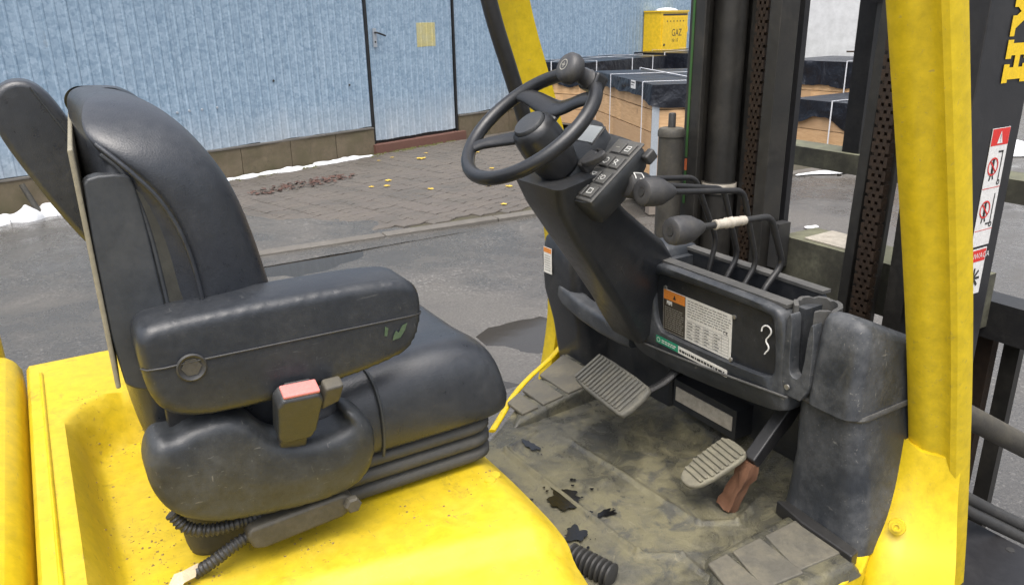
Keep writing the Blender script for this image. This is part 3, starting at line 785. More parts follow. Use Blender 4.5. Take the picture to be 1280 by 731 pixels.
# ================================================================== FORKLIFT
FL = empty('forklift'); tag(FL, 'yellow forklift truck with black seat, steering wheel, levers and mast', 'forklift')

# ---- hood, counterweight, overhead guard legs
def smoothstep(a, b, x):
    t = max(0, min(1, (x-a)/(b-a))); return t*t*(3-2*t)
def hood():
    def edge_x(y): return .605 - .10*max(0, (-.22-y))**1.5*1.2 - .10*max(0, y-.2)
    def z_of(x, y):
        # dished deck the seat stands in, with a raised rim behind and beside it
        r = math.hypot(max(0, .065-x), max(0, y-.13))
        z = .905 + .095*smoothstep(.066, .114, r)*smoothstep(.45, .20, x)
        z -= .020*smoothstep(-.36, -.39, y+.22*(x-.3)) * smoothstep(.12, .25, x) # crease on the near side
        z -= .07*smoothstep(-.36, -.72, y)
        e = edge_x(y)-x
        z -= .030*max(0, 1-e/.05)**2
        return z
    nx, ny = 74, 96; bm = bmesh.new(); g = []
    for j in range(ny+1):
        y = -.80 + (1.26)*j/ny; row = []; ex = edge_x(y)
        for i in range(nx+1):
            x = -.092 + (ex+.092)*i/nx; row.append(bm.verts.new((x, y, z_of(x, y))))
        # front apron down to the floor
        for k in range(1, 7): row.append(bm.verts.new((ex+.012-.010*k/6+.003, y, z_of(ex, y)-.012-.30*(k-1)/5)))
        g.append(row)
    for j in range(ny):
        for i in range(len(g[0])-1): bm.faces.new((g[j][i], g[j][i+1], g[j+1][i+1], g[j+1][i]))
    # side skirt at the far edge
    low = [bm.verts.new((v.co.x, v.co.y+.012, v.co.z-.32)) for v in g[ny]]
    mid = [bm.verts.new((v.co.x, v.co.y+.010, v.co.z-.012)) for v in g[ny]]
    for i in range(len(low)-1): bm.faces.new((g[ny][i], g[ny][i+1], mid[i+1], mid[i])); bm.faces.new((mid[i], mid[i+1], low[i+1], low[i]))
    rear = [(bm.verts.new((g[j][0].co.x-.006, g[j][0].co.y, g[j][0].co.z-.008)), bm.verts.new((g[j][0].co.x-.007, g[j][0].co.y, .6))) for j in range(ny+1)]
    for j in range(ny): bm.faces.new((g[j][0], g[j+1][0], rear[j+1][0], rear[j][0])); bm.faces.new((rear[j][0], rear[j+1][0], rear[j+1][1], rear[j][1]))
    h = finish('hood', bm, 'yellow_dirty', FL, wn=False, ang=45)
    # seam bead along the rear rim of the hood
    tube('trim_bead', [(-.072, -.6+.04*k, z_of(-.072, -.6+.04*k)+.001) for k in range(26)], .0035, 'yellow_paint', h, 6)
    for (x, y) in ((.575, -.255), (.555, -.272)):
        lathe('cap', [(0, 0), (.010, 0), (.009, .0025), (0, .003)], axis_matrix((x, y, z_of(x, y)-.0005), (0, 0, 1)), 'yellow_dirty', h, 14)
    # dribbles of old oil on the deck in front of the seat base
    return z_of
HZ = hood()
prism('counterweight', [(-.75, .45), (-.106, .45), (-.106, .985), (-.118, 1.01), (-.14, 1.022), (-.75, 1.022)], 'xz', -.62, .50, 'yellow_paint', FL, .018, 4)
tube('rear_guard_leg', [(-.165, .52, .9), (-.165, .52, 1.15), (-.24, .52, 2.1)], .034, 'yellow_paint', FL, 14)
tube('rear_guard_leg', [(-.62, -.58, 1.0), (-.62, -.58, 1.15), (-.70, -.58, 2.1)], .034, 'yellow_paint', FL, 14)

def guard_leg(name, yc, pts, wy, wx, parent):
    """pressed-steel overhead guard leg: a rounded, folded channel section swept up the screen line"""
    rings = []
    for (x, z, k, yo) in pts:
        y = yc+yo; sg = 1 if yc > 0 else -1
        # section: inner face, stepped fold, outer face (local: a = along X, b = outward)
        sec = [(0, 0), (.004, -.012), (.35, -.016), (.62, -.004), (.72, .010), (.97, .012), (1, .022), (1.0, .95), (.94, 1.0), (.10, 1.0), (.0, .94), (-.02, .5)]
        rings.append([(x + a*wx*k, y + sg*(b if abs(b) < .03 else b*wy), z) for a, b in sec])
    bm = bmesh.new(); bm_loft(bm, rings); 
    return finish(name, bm, 'yellow_paint', parent, wn=False, ang=38)

# near (right) front leg: rear-facing pressing, sweeping forward towards its foot
def near_leg():
    # section in plan: starts at the inner rear corner, runs outward (-Y) and forward
    sec = [(.0, .0), (-.004, -.008), (-.004, -.030), (.003, -.041), (.013, -.049), (.018, -.060), (.017, -.070), (.023, -.078), (.04, -.082), (.065, -.080), (.075, -.07), (.075, -.02), (.065, .0)]
    path = [(.925, -.518, 2.2), (1.022, -.519, 1.9), (1.106, -.52, 1.65), (1.165, -.52, 1.48), (1.236, -.52, 1.27), (1.299, -.52, 1.07), (1.360, -.52, .85), (1.41, -.52, .65), (1.46, -.52, .42)]
    path = chaikin([tuple(p) for p in path], 2, False)
    rings = [[(x+a*1.05, y+b*1.05, z) for a, b in sec] for x, y, z in path]
    bm = bmesh.new(); bm_loft(bm, rings)
    leg = finish('front_guard_leg', bm, 'yellow_paint', FL, wn=False, ang=40)
    # foot plate lapped over the lower end
    bm = bmesh.new(); fr = [(1.355, -.510, .855), (1.342, -.514, .78), (1.305, -.530, .70), (1.26, -.548, .65), (1.21, -.565, .55), (1.18, -.575, .45)]
    rings = []
    for x, y, z in chaikin(fr, 2, False):
        w = .080 + (1.355-x)*.25; q = smoothstep(.865, .6, z)
        rings.append([(x-.006, y+.006, z), (x-.010, y-.02, z), (x-.006+.012*q, y-w*.55, z-.012), (x+.022+.03*q, y-w*.9, z-.02), (x+.055+.03*q, y-w-.012, z-.022), (x+.06+.03*q, y-w, z-.02), (x+.03, y-.02, z), (x+.01, y+.006, z)])
    bm_loft(bm, rings); p = finish('foot_plate', bm, 'yellow_paint', leg, wn=False, ang=50)
    M = axis_matrix((1.283, -.570, .708), (-.80, -.35, .35))
    lathe('bolt', [(0, 0), (.016, 0), (.015, .004), (.009, .004), (.009, .010), (.005, .0102), (.004, .007), (0, .007)], M, 'yellow_dirty', leg, 18)
near_leg()
def far_leg():
    sec = [(0, 0), (-.003, .01), (-.003, .05), (.006, .062), (.06, .066), (.098, .062), (.104, .05), (.104, .012), (.098, .0), (.05, -.004)]
    path = [(.98, .53, 2.2), (1.01, .525, 1.9), (1.068, .545, 1.67), (1.140, .550, 1.473), (1.198, .550, 1.29), (1.240, .550, 1.11), (1.258, .550, .95), (1.262, .550, .80), (1.250, .550, .70), (1.22, .550, .55)]
    path = chaikin(path, 2, False)
    bm = bmesh.new(); bm_loft(bm, [[(x+a, y+b, z) for a, b in sec] for x, y, z in path])
    leg = finish('front_guard_leg', bm, 'yellow_paint', FL, wn=False, ang=40)
    # grab handle along its rear edge
    pts = fillet([(1.12, .50, 1.83), (1.04, .48, 1.82), (.988, .475, 1.745), (1.016, .475, 1.64), (1.088, .475, 1.44), (1.115, .48, 1.36), (1.17, .51, 1.33)], .05, 6)
    tube('grab_handle', pts, .0205, 'black_steel', FL, 12)
far_leg()

def crumbs(name, n, area, zf, mat, label, parent=None):
    bm = bmesh.new()
    for _ in range(n):
        x, y = random.uniform(area[0], area[1]), random.uniform(area[2], area[3])
        if noise.noise((x*14, y*14, 7)) < random.uniform(-.3, .35): continue
        r = random.choice((.0006, .0008, .0012, .0012, .0016, .0026)); z = zf(x, y); a = random.uniform(0, 6)
        ring = [bm.verts.new((x+r*math.cos(a+k*1.57)*random.uniform(.6, 1.3), y+r*math.sin(a+k*1.57)*random.uniform(.6, 1.3), z+.0002)) for k in range(4)]
        t = bm.verts.new((x, y, z+r*.7))
        for k in range(4): bm.faces.new((ring[k], ring[(k+1) % 4], t))
    o = finish(name, bm, mat, parent, smooth=False); o['kind'] = 'stuff'
    if label: o['label'] = label
crumbs('dirt', 900, (-.02, .12, -.30, .26), HZ, 'crumb', None, FL)
crumbs('dirt', 160, (.20, .58, -.33, -.24), HZ, 'crumb', None, FL)

# ---- seat
ST = empty('seat', FL); tag(ST, 'black vinyl suspension seat with armrests and grey bellows base')
def mirror_ring(half): return half + [(x, -y, z) for x, y, z in half[::-1] if abs(y) > 1e-6]
def backrest():
    T = [(.985, .105, .16, .275, .225, .200, .205), (1.04, .074, .15, .272, .212, .215, .225), (1.11, .050, .15, .266, .20, .220, .230), (1.20, .036, .150, .260, .188, .216, .234), (1.28, .038, .148, .247, .172, .226, .240),
         (1.36, .042, .146, .233, .157, .226, .241), (1.42, .041, .133, .218, .142, .226, .242), (1.455, .040, .115, .205, .136, .226, .243), (1.480, .040, .094, .192, .132, .222, .241),
         (1.503, .042, .072, .178, .128, .212, .234), (1.524, .046, .058, .163, .124, .200, .214), (1.543, .052, .060, .144, .116, .168, .178), (1.556, .062, .070, .122, .106, .132, .138), (1.562, .078, .084, .106, .098, .09, .094)]
    rings = []
    for z, xr, xs, xf, xc, ws, wr in T:
        xf += .010; xc += .004; xr += .012*smoothstep(1.12, 1.22, z)*smoothstep(1.56, 1.50, z)
        half = [(xr, 0, z), (xr, -.55*ws, z), (xr+.002, -.92*ws, z), (xr+.018, -ws, z), (xr*.45+xs*.55, -ws, z), (xs-.008, -ws-.004, z), (xs+.006, -wr, z), ((xs*.6+xf*.4), -wr+.003, z), (xs*.22+xf*.78, -wr+.018, z),
                (xf, -wr+.045, z), (xf-.008, -wr+.075, z), (xc+.012, -wr+.105, z), (xc, -wr*.4, z), (xc, 0, z)]
        rings.append(mirror_ring(half))
    return loft('backrest', rings, 'vinyl', ST, 2)
BK = backrest()
# piping along the ridge and the S-shaped rear seam of the near side
tube('piping', [(.062, -.226, 1.514), (.078, -.236, 1.497), (.098, -.2435, 1.474), (.122, -.2455, 1.440), (.142, -.245, 1.385), (.150, -.2445, 1.32), (.152, -.244, 1.25), (.150, -.242, 1.18)], .0032, 'vinyl', ST, 8, smooth=2)
tube('piping', [(.066, -.216, 1.500), (.088, -.2265, 1.478), (.102, -.228, 1.42), (.108, -.228, 1.34), (.113, -.228, 1.22)], .0032, 'vinyl_side', ST, 8, smooth=2)
prism('side_insert', [(.052, 1.478), (.072, 1.476), (.092, 1.462), (.112, 1.44), (.130, 1.385), (.138, 1.32), (.140, 1.2), (.098, 1.2), (.098, 1.40), (.090, 1.462)], 'xz', -.2290, -.215, 'vinyl_olive', ST, .003, 2, 1)
prism('back_shell', [(.0315, -.236), (.0375, -.236), (.064, .232), (.058, .232)], 'xy', 1.205, 1.512, 'shell_edge', ST, .002, 2)
for sg in (-1, 1):
    prism('side_panel', [(x+(.035 if sg > 0 else 0), z) for x, z in [(.039, 1.468), (.048, 1.478), (.084, 1.478), (.095, 1.470), (.100, 1.42), (.106, 1.30), (.112, 1.20), (.100, 1.186), (.06, 1.193), (.038, 1.212)]], 'xz', sg*.205, sg*.2335, 'vinyl_side', ST, .007, 4, 1)

def cushion():
    rings = []
    #      x     top    bot   half-width  bolster
    T = [(.10, 1.075, 1.00, .19, .0), (.16, 1.095, .992, .215, .012), (.24, 1.092, .990, .232, .018), (.34, 1.106, .990, .238, .018), (.43, 1.122, .990, .240, .016), (.51, 1.134, .990, .240, .010),
         (.565, 1.134, .990, .238, .004), (.602, 1.116, .990, .232, .0), (.622, 1.078, .992, .222, .0), (.626, 1.030, .996, .212, .0)]
    for x, t, b, w, q in T:
        half = [(x, 0, b), (x, -.6*w, b), (x, -.93*w, b), (x, -w, b+.012), (x, -w-.004, b+.04), (x, -w+.002, t-.035), (x, -w+.022, t-.008+q*.5), (x, -w+.055, t+q), (x, -w+.095, t+q*.3), (x, -.4*w, t-.006), (x, 0, t-.006)]
        rings.append(mirror_ring(half))
    return loft('cushion', rings, 'vinyl', ST, 2)
cushion()
tube('piping', [(.383, -.2365, .992), (.384, -.2445, 1.03), (.384, -.2415, 1.078), (.382, -.226, 1.110), (.380, -.196, 1.128), (.378, -.15, 1.119), (.377, -.08, 1.1095), (.377, 0, 1.1085)], .0028, 'vinyl_side', ST, 8, smooth=2)

def rr(x0, x1, w, z, r=.045, n=5):
    """rounded rectangle ring at height z"""
    out = []
    for cx, cy, a0 in ((x1-r, w-r, 0), (x0+r, w-r, 90), (x0+r, -w+r, 180), (x1-r, -w+r, 270)):
        for k in range(n+1): a = R(a0+90*k/n); out.append((cx+r*math.cos(a), cy+r*math.sin(a), z))
    return out
def bellows():
    prof = []
    z0, n, hh = .912, 3, .0265
    for k in range(n):
        a = z0+k*hh
        prof += [(a, -.016), (a+.003, -.006), (a+.008, 0), (a+.018, 0), (a+.0235, -.006)]
    prof.append((z0+n*hh, -.016))
    rings = [rr(.15-o, .600+o, .226+o, z) for z, o in prof]
    bm = bmesh.new(); bm_loft(bm, rings); finish('bellows', bm, 'bellows_rubber', ST, wn=False, ang=60)
bellows()
bm = bmesh.new(); bm_loft(bm, [rr(.088, .30, .215, .899, .03), rr(.082, .30, .236, .93, .03), rr(.072, .30, .238, 1.02, .03), rr(.075, .30, .235, 1.035, .03)]); finish('base_frame', bm, 'bellows_rubber', ST, wn=False, ang=40)

def puffed(name, pts, y_in, y_edge, bulge, mat, parent, sm=3, step=.006, rad=.014):
    """moulding with a rounded rim and a gently domed outer (-Y) face"""
    L = chaikin(pts, sm); n = len(L)
    def dist(x, z):
        b = 9
        for i in range(n):
            (ax, az), (bx, bz) = L[i], L[(i+1) % n]; dx, dz = bx-ax, bz-az; q = dx*dx+dz*dz
            t = 0 if q == 0 else max(0, min(1, ((x-ax)*dx+(z-az)*dz)/q)); b = min(b, math.hypot(x-ax-dx*t, z-az-dz*t))
        return b
    def ins(x, z):
        c = False
        for i in range(n):
            (ax, az), (bx, bz) = L[i], L[(i+1) % n]
            if (az > z) != (bz > z) and x < (bx-ax)*(z-az)/(bz-az)+ax: c = not c
        return c
    V = [Vector(p) for p in L]; D = [0.0]*n
    x0, x1, z0, z1 = min(p[0] for p in L), max(p[0] for p in L), min(p[1] for p in L), max(p[1] for p in L)
    # a denser band of points near the rim, then a regular grid
    x = x0
    row = 0
    while x < x1:
        z = z0 + (step/2 if row % 2 else 0)
        while z < z1:
            if ins(x, z):
                d = dist(x, z)
                if d > step*.45: V.append(Vector((x, z))); D.append(d)
            z += step
        x += step*.87; row += 1
    from mathutils.geometry import delaunay_2d_cdt
    ov, oe, of, _, _, _ = delaunay_2d_cdt(V, [(i, (i+1) % n) for i in range(n)], [], 1, 1e-7)
    def dome(d):
        t = min(1, d/rad); return rad*.9*math.sqrt(max(0, 1-(1-t)**2)) + bulge*(1-math.exp(-d/.035))
    bm = bmesh.new(); vs = [bm.verts.new((p.x, y_edge-dome(dist(p.x, p.y) if ins(p.x, p.y) else 0), p.y)) for p in ov]
    for f in of: bm.faces.new([vs[i] for i in f])
    bnd = [e for e in bm.edges if len(e.link_faces) == 1]
    r = bmesh.ops.extrude_edge_only(bm, edges=bnd)
    for v in r['geom']:
        if isinstance(v, bmesh.types.BMVert): v.co.y = y_in
    return finish(name, bm, mat, parent, wn=False, ang=75)
# near armrest: one moulding, parted by a fine seam
AR = [(.060, 1.250), (.060, 1.284), (.068, 1.300), (.090, 1.306), (.25, 1.308), (.385, 1.305), (.424, 1.296), (.437, 1.270), (.435, 1.228), (.420, 1.196), (.390, 1.181), (.30, 1.168), (.20, 1.163), (.12, 1.166), (.080, 1.182), (.064, 1.212)]
puffed('armrest', AR, -.226, -.292, .004, 'arm_plastic', ST)
bm = bmesh.new(); bm_loft(bm, [[(.25+(x-.25)*k, y, 1.235+(z-1.235)*k) for x, z in chaikin(AR, 3)] for k, y in ((.96, -.218), (.99, -.2215), (1.0, -.2262))]); finish('armrest_inner', bm, 'arm_plastic', ST, wn=False, ang=60)
M = axis_matrix((.116, -.3075, 1.243), (0, -1, 0))
lathe('pivot_ring', [(.0125, 0), (.018, 0), (.0185, .0025), (.0165, .004), (.0128, .001)], M, 'ink', ST, 24)
lathe('pivot_bolt', [(0, 0), (.0125, 0), (.0120, .002), (0, .0022)], M, 'grimy_steel', ST, 6)
prism('armrest_mount', [(.082, 1.20), (.082, 1.125), (.145, 1.105), (.150, 1.20)], 'xz', -.262, -.240, 'black_steel', ST, .002, 2)
tube('armrest_seam', [(.060, -.294, 1.249), (.066, -.304, 1.249), (.085, -.3078, 1.249), (.12, -.3086, 1.250), (.38, -.3086, 1.247), (.415, -.3072, 1.246), (.431, -.303, 1.245), (.436, -.294, 1.245)], .0013, 'ink', ST, 6)
D = Decal(plane_matrix((.378, -.3092, 1.216), (1, 0, 0), (0, 0, 1)))
D.poly([(.006, .0), (.018, .002), (.026, .012), (.030, .022), (.022, .020), (.016, .010), (.012, .014), (.008, .008)], 'scuff_green', 0); D.poly([(-.006, .010), (-.002, .008), (.001, .020), (-.004, .024)], 'scuff_green', 0); D.done('paint_scuff', ST)
# far armrest, folded up behind the backrest
Ml = Matrix.Translation((.112, .27, 1.238)) @ Matrix.Rotation(R(-112.7), 4, 'Y') @ Matrix.Diagonal((1, 1, .92, 1))
prism('armrest', [(.0, -.050), (-.02, -.01), (.0, .030), (.10, .052), (.25, .058), (.31, .052), (.345, .025), (.352, -.01), (.335, -.042), (.29, -.056), (.12, -.055)], 'xz', -.040, .040, 'vinyl', ST, .014, 4, 2, Ml)
tube('armrest_seam', [Ml @ Vector((.02, -.0405, -.038)), Ml @ Vector((.2, -.0410, -.040)), Ml @ Vector((.33, -.0405, -.032))], .0014, 'vinyl_side', ST, 6)

# moulded hip guard with the buckle pocket
HG = [(.060, 1.150), (.044, 1.118), (.046, 1.075), (.066, 1.030), (.110, 1.002), (.170, .990), (.245, .982), (.300, .984), (.335, 1.000), (.354, 1.036), (.354, 1.078), (.338, 1.104), (.318, 1.118), (.310, 1.112), (.316, 1.094), (.290, 1.085), (.245, 1.088), (.205, 1.104), (.180, 1.142), (.150, 1.158), (.105, 1.155), (.085, 1.145)]
puffed('hip_guard', HG, -.240, -.282, .010, 'guard_plastic', ST, 2, .006, .018)
def buckle():
    Mb = Matrix.Translation((.236, -.306, 1.132)) @ Matrix.Rotation(R(3), 4, 'Y') @ Matrix.Rotation(R(22), 4, 'X') @ Matrix.Diagonal((.86, 1.0, 1.04, 1))
    prism('buckle_stalk', [(-.026, -.060), (.018, -.060), (.022, .01), (-.026, .01)], 'xz', -.008, .008, 'ink', ST, .003, 2, 0, Mb)
    prism('buckle', [(-.032, -.012), (-.026, -.026), (.022, -.026), (.030, -.012), (.036, .045), (.028, .056), (-.028, .056), (-.036, .045)], 'xz', -.016, .016, 'pod_plastic', ST, .005, 3, 0, Mb)
    box('release_button', (-.027, -.0125, .0550), (.030, .0105, .0605), 'red_button', ST, .002, 2, Mb)
    box('button_slot', (-.018, .0112, .0550), (.022, .0150, .0590), 'ink', ST, .001, 1, Mb)
    prism('latch_tongue', [(.036, .018), (.066, .028), (.070, .058), (.040, .056)], 'xz', -.010, .012, 'grimy_steel', ST, .004, 2, 0, Mb)
buckle()
# slide rail bracket and cable conduits under the guard
prism('slide_bracket', [(.158, .975), (.152, .962), (.160, .940), (.175, .936), (.292, .944), (.312, .955), (.312, .972), (.295, .982)], 'xz', -.292, -.242, 'grimy_steel', ST, .006, 2)
lathe('bracket_bolt', [(0, 0), (.013, 0), (.013, .009), (.010, .012), (0, .012)], axis_matrix((.306, -.293, .966), (0, -1, 0)), 'grimy_steel', ST, 6)
def conduit(pts):
    P = fillet(pts, .03, 5); P = chaikin([tuple(p) for p in P], 1, False)
    # resample
    V = [Vector(p) for p in P]; L = sum((V[i+1]-V[i]).length for i in range(len(V)-1)); n = int(L/.0016); out = []; acc = 0; i = 0
    for k in range(n+1):
        d = L*k/n
        while i < len(V)-2 and acc+(V[i+1]-V[i]).length < d: acc += (V[i+1]-V[i]).length; i += 1
        out.append(V[i].lerp(V[i+1], min(1, (d-acc)/max(1e-6, (V[i+1]-V[i]).length))))
    bm = bmesh.new(); bm_tube(bm, out, lambda q: .0085+.0011*(1 if int(q*n) % 4 < 2 else -1), 10); finish('cable_conduit', bm, 'ink', ST, wn=False, ang=80)
conduit([(.066, -.262, 1.020), (.080, -.268, .992), (.115, -.27, .978), (.170, -.265, .975), (.21, -.25, .98)])
conduit([(.082, -.262, .915), (.105, -.272, .930), (.140, -.275, .950), (.175, -.270, .957), (.21, -.25, .96)])
bm = bmesh.new()
pp = [(.040, -.275, .9125), (.055, -.262, .925), (.075, -.258, .922), (.088, -.262, .930), (.080, -.275, .918), (.064, -.283, .921), (.050, -.292, .911)]
vs = [bm.verts.new(p) for p in pp]; c0 = bm.verts.new((.064, -.272, .932))
for i in range(len(vs)): bm.faces.new((c0, vs[i], vs[(i+1) % len(vs)]))
o = finish('paper_scrap', bm, 'paper', smooth=False); md = o.modifiers.new('thickness', 'SOLIDIFY'); md.thickness = .001
tag(o, 'torn brownish paper scrap lying on the yellow hood under the seat conduit', 'paper')

# ---- floor
FLR = empty('floor', FL)
FZ = .65
def floor():
    out = [(.45, -.50), (1.10, -.575), (1.22, -.57), (1.34, -.47), (1.45, -.46), (1.45, .50), (1.24, .505), (1.10, .438), (1.00, .360), (.92, .285), (.82, .215), (.45, .18)]
    prism('floor_plate', out, 'xy', FZ-.05, FZ-.004, 'yellow_paint', FLR, .006, 3, 1)
    # rubber mat with worn relief
    bm = bmesh.new(); nx, ny = 190, 190; x0, x1, y0, y1 = .5, 1.43, -.50, .47
    def inside(x, y):
        return not (y > .235+(x-.82)*.72-.03) 
    g = {}
    def h(x, y):
        z = FZ + .003*noise.noise((x*9, y*9, 0)) + .0016*noise.noise((x*40, y*40, 2))
        for (a, b, r) in (((.84, .16), (.86, -.31), .011), ((.86, -.31), (.93, -.36), .007), ((.93, -.36), (.93, -.46), .007), ((1.0, .12), (1.03, -.30), .006), ((.84, .16), (.95, .20), .006), ((1.03, -.30), (1.10, -.34), .006), ((1.10, -.34), (1.22, -.30), .006)):
            A, Bv, p = Vector(a), Vector(b), Vector((x, y)); t = max(0, min(1, (p-A).dot(Bv-A)/(Bv-A).length_squared)); d = (p-A-(Bv-A)*t).length
            z += r*math.exp(-(d/.0065)**4)
        z += .10*smoothstep(1.22, 1.43, x)**1.5
        return z
    for i in range(nx+1):
        for j in range(ny+1):
            x, y = x0+(x1-x0)*i/nx, y0+(y1-y0)*j/ny
            lim = .215+(x-.82)*.76; y = min(y, max(lim, .16)) 
            g[i, j] = bm.verts.new((x, y, h(x, y)))
    for i in range(nx):
        for j in range(ny):
            try: bm.faces.new((g[i, j], g[i+1, j], g[i+1, j+1], g[i, j+1]))
            except ValueError: pass
    bmesh.ops.remove_doubles(bm, verts=bm.verts[:], dist=1e-5)
    finish('floor_mat', bm, 'floor_mat', FLR, wn=False, ang=180)
    # left foot rest, a raised wedge with three tread pads
    def wedge(name, quad, z_lo, z_hi, mat):
        bm = bmesh.new(); lo = [bm.verts.new((x, y, FZ-.01)) for x, y, _ in quad]; hi = [bm.verts.new((x+(cx-x)*.12, y+(cy-y)*.12, z)) for (x, y, z) in quad for cx, cy in ((sum(q[0] for q in quad)/4, sum(q[1] for q in quad)/4),)]
        n = len(quad); bm.faces.new(hi)
        for i in range(n): bm.faces.new((lo[i], lo[(i+1) % n], hi[(i+1) % n], hi[i]))
        bmesh.ops.recalc_face_normals(bm, faces=bm.faces[:]); bevel(bm, .012, 3); return finish(name, bm, mat, FLR)
    wedge('foot_rest', [(.90, .24, FZ+.012), (1.24, .26, FZ+.055), (1.26, .49, FZ+.055), (1.02, .385, FZ+.012)], 0, 0, 'floor_mat')
    def pad(pts, z, mat='tread_pad'):
        bm = bmesh.new()
        lo = [bm.verts.new((x, y, zz-.004)) for x, y, zz in pts]; hi = [bm.verts.new((x, y, zz+.006)) for x, y, zz in pts]
        n = len(pts); bm.faces.new(hi); bm.faces.new(lo[::-1])
        for i in range(n): bm.faces.new((lo[i], lo[(i+1) % n], hi[(i+1) % n], hi[i]))
        bmesh.ops.recalc_face_normals(bm, faces=bm.faces[:]); bevel(bm, .003, 2); finish('tread_pad', bm, mat, FLR)
    zt = lambda x: FZ+.012+(x-.93)*.135
    for a, b in ((.955, 1.005), (1.020, 1.085), (1.10, 1.215)):
        y0, y1 = .268, .345+(a-.955)*.43
        pad([(a, y0, zt(a)), (b, y0, zt(b)), (b, y1+(b-a)*.43, zt(b)), (a, y1, zt(a))], 0)
    # right side step tread
    wedge('step_tread', [(.82, -.56, FZ+.016), (.95, -.39, FZ+.016), (1.215, -.385, FZ+.020), (1.19, -.575, FZ+.020)], 0, 0, 'floor_mat')
    for a, b in ((.935, .985), (1.0, 1.075), (1.09, 1.18)):
        pad([(a, -.420, FZ+.0165), (b, -.420, FZ+.018), (b-.01, -.535, FZ+.018), (a-.03, -.525, FZ+.0165)], 0)
    # yellow edge of the left step well
    pts = [(1.285, .535, .72), (1.25, .532, .685), (1.20, .512, .668), (1.10, .462, .660), (1.00, .392, .656), (.93, .325, .654), (.86, .262, .652)]
    tube('step_edge', pts, .0100, 'yellow_paint', FLR, 10, smooth=2, flat=.45)
    # puddles of oil
    def blot(c, r, n, st, z):
        bm = bmesh.new(); m = 72
        for k in range(n):
            if k == 0: x, y, q = c[0], c[1], r
            else:
                a, d = random.uniform(0, 6.28), r*random.uniform(.7, 1.6); x, y, q = c[0]+st[0]*d*math.cos(a), c[1]+st[1]*d*math.sin(a), r*random.uniform(.04, .16)
            ph = random.uniform(0, 50); ring = []
            for i in range(m if k == 0 else 10):
                a = 2*math.pi*i/(m if k == 0 else 10); u, v = math.cos(a), math.sin(a)
                rr_ = q*(.75+.55*noise.noise((u*1.6+ph, v*1.6, 0))+.22*noise.noise((u*3+ph, v*3, 3))+.05*noise.noise((u*8+ph, v*8, 5)))
                ring.append(bm.verts.new((x+st[0]*rr_*u, y+st[1]*rr_*v, z+.0002*k/n)))
            bm.faces.new(ring)
        tag(finish('oil_stain', bm, 'oil', FLR, smooth=False), kind='stuff')
    blot((.845, -.085), .050, 16, (1, .9), FZ+.0058); blot((.885, -.175), .022, 7, (1.3, .6), FZ+.0058); blot((.90, .145), .030, 5, (.5, 1.5), FZ+.0068); blot((.79, -.20), .030, 8, (1, 1), FZ+.0058)
    prof = [(0, -.05)]
    for k in range(9): prof += [(.015, -.05+k*.011), (.024, -.047+k*.011), (.024, -.043+k*.011)]
    prof += [(.012, .05), (0, .05)]
    lathe('rubber_boot', prof, axis_matrix((.752, -.302, FZ+.016), (.35, -.93, -.05)), 'ink', FLR, 20)
floor()

# ---- pedals
def pedals():
    b = empty('brake_pedal', FL)
    M = Matrix.Translation((1.075, .055, .812)) @ Matrix.Rotation(R(-6), 4, 'Z') @ Matrix.Rotation(R(-32), 4, 'Y')
    out = [(-.045, -.115), (.040, -.115), (.050, -.09), (.050, .10), (.040, .118), (-.035, .118), (-.050, .10), (-.052, -.095)]
    prism('pad', out, 'xy', -.012, .004, 'pedal_rubber', b, .006, 3, 1, M)
    for k in range(15):
        y = -.098+k*.0142; box('rib', (-.043, y, .003), (.043, y+.0075, .0095), 'pedal_rubber', b, .002, 2, M)
    tube('arm', fillet([(1.10, -.03, .815), (1.17, -.035, .83), (1.30, -.03, .92), (1.34, -.03, 1.02)], .05), .011, 'black_steel', b, 8, flat=.6)
    a = empty('accelerator_pedal', FL)
    M = Matrix.Translation((1.098, -.262, .752)) @ Matrix.Rotation(R(-10), 4, 'Z') @ Matrix.Rotation(R(-26), 4, 'Y')
    out = [(-.072, -.022), (-.078, .0), (-.072, .022), (-.045, .037), (.03, .043), (.065, .040), (.070, 0), (.065, -.040), (.03, -.043), (-.045, -.037)]
    prism('pad', out, 'xy', -.010, .003, 'accel_rubber', a, .005, 3, 1, M)
    for k in range(9):
        x = -.052+k*.0128; w = .030 if k < 2 else .036; box('rib', (x, -w, .002), (x+.007, w, .008), 'accel_rubber', a, .002, 2, M)
    prism('arm', [(1.150, .770), (1.165, .745), (1.26, .82), (1.36, .93), (1.34, .95), (1.24, .855)], 'xz', -.325, -.295, 'black_steel', a, .004, 2)
    bm = bmesh.new(); bm_box(bm, (-.012, -.017, -.060), (.012, .017, .060), Matrix.Translation((1.137, -.303, .705)) @ Matrix.Rotation(R(24), 4, 'Y') @ Matrix.Rotation(R(8), 4, 'X'))
    bmesh.ops.subdivide_edges(bm, edges=bm.edges[:], cuts=7, use_grid_fill=True)
    for v in bm.verts: v.co += noise.noise_vector(v.co*38)*.008 + noise.noise_vector(v.co*120)*.003
    finish('rusty_stop', bm, 'rust_wood', a, wn=False)
pedals()

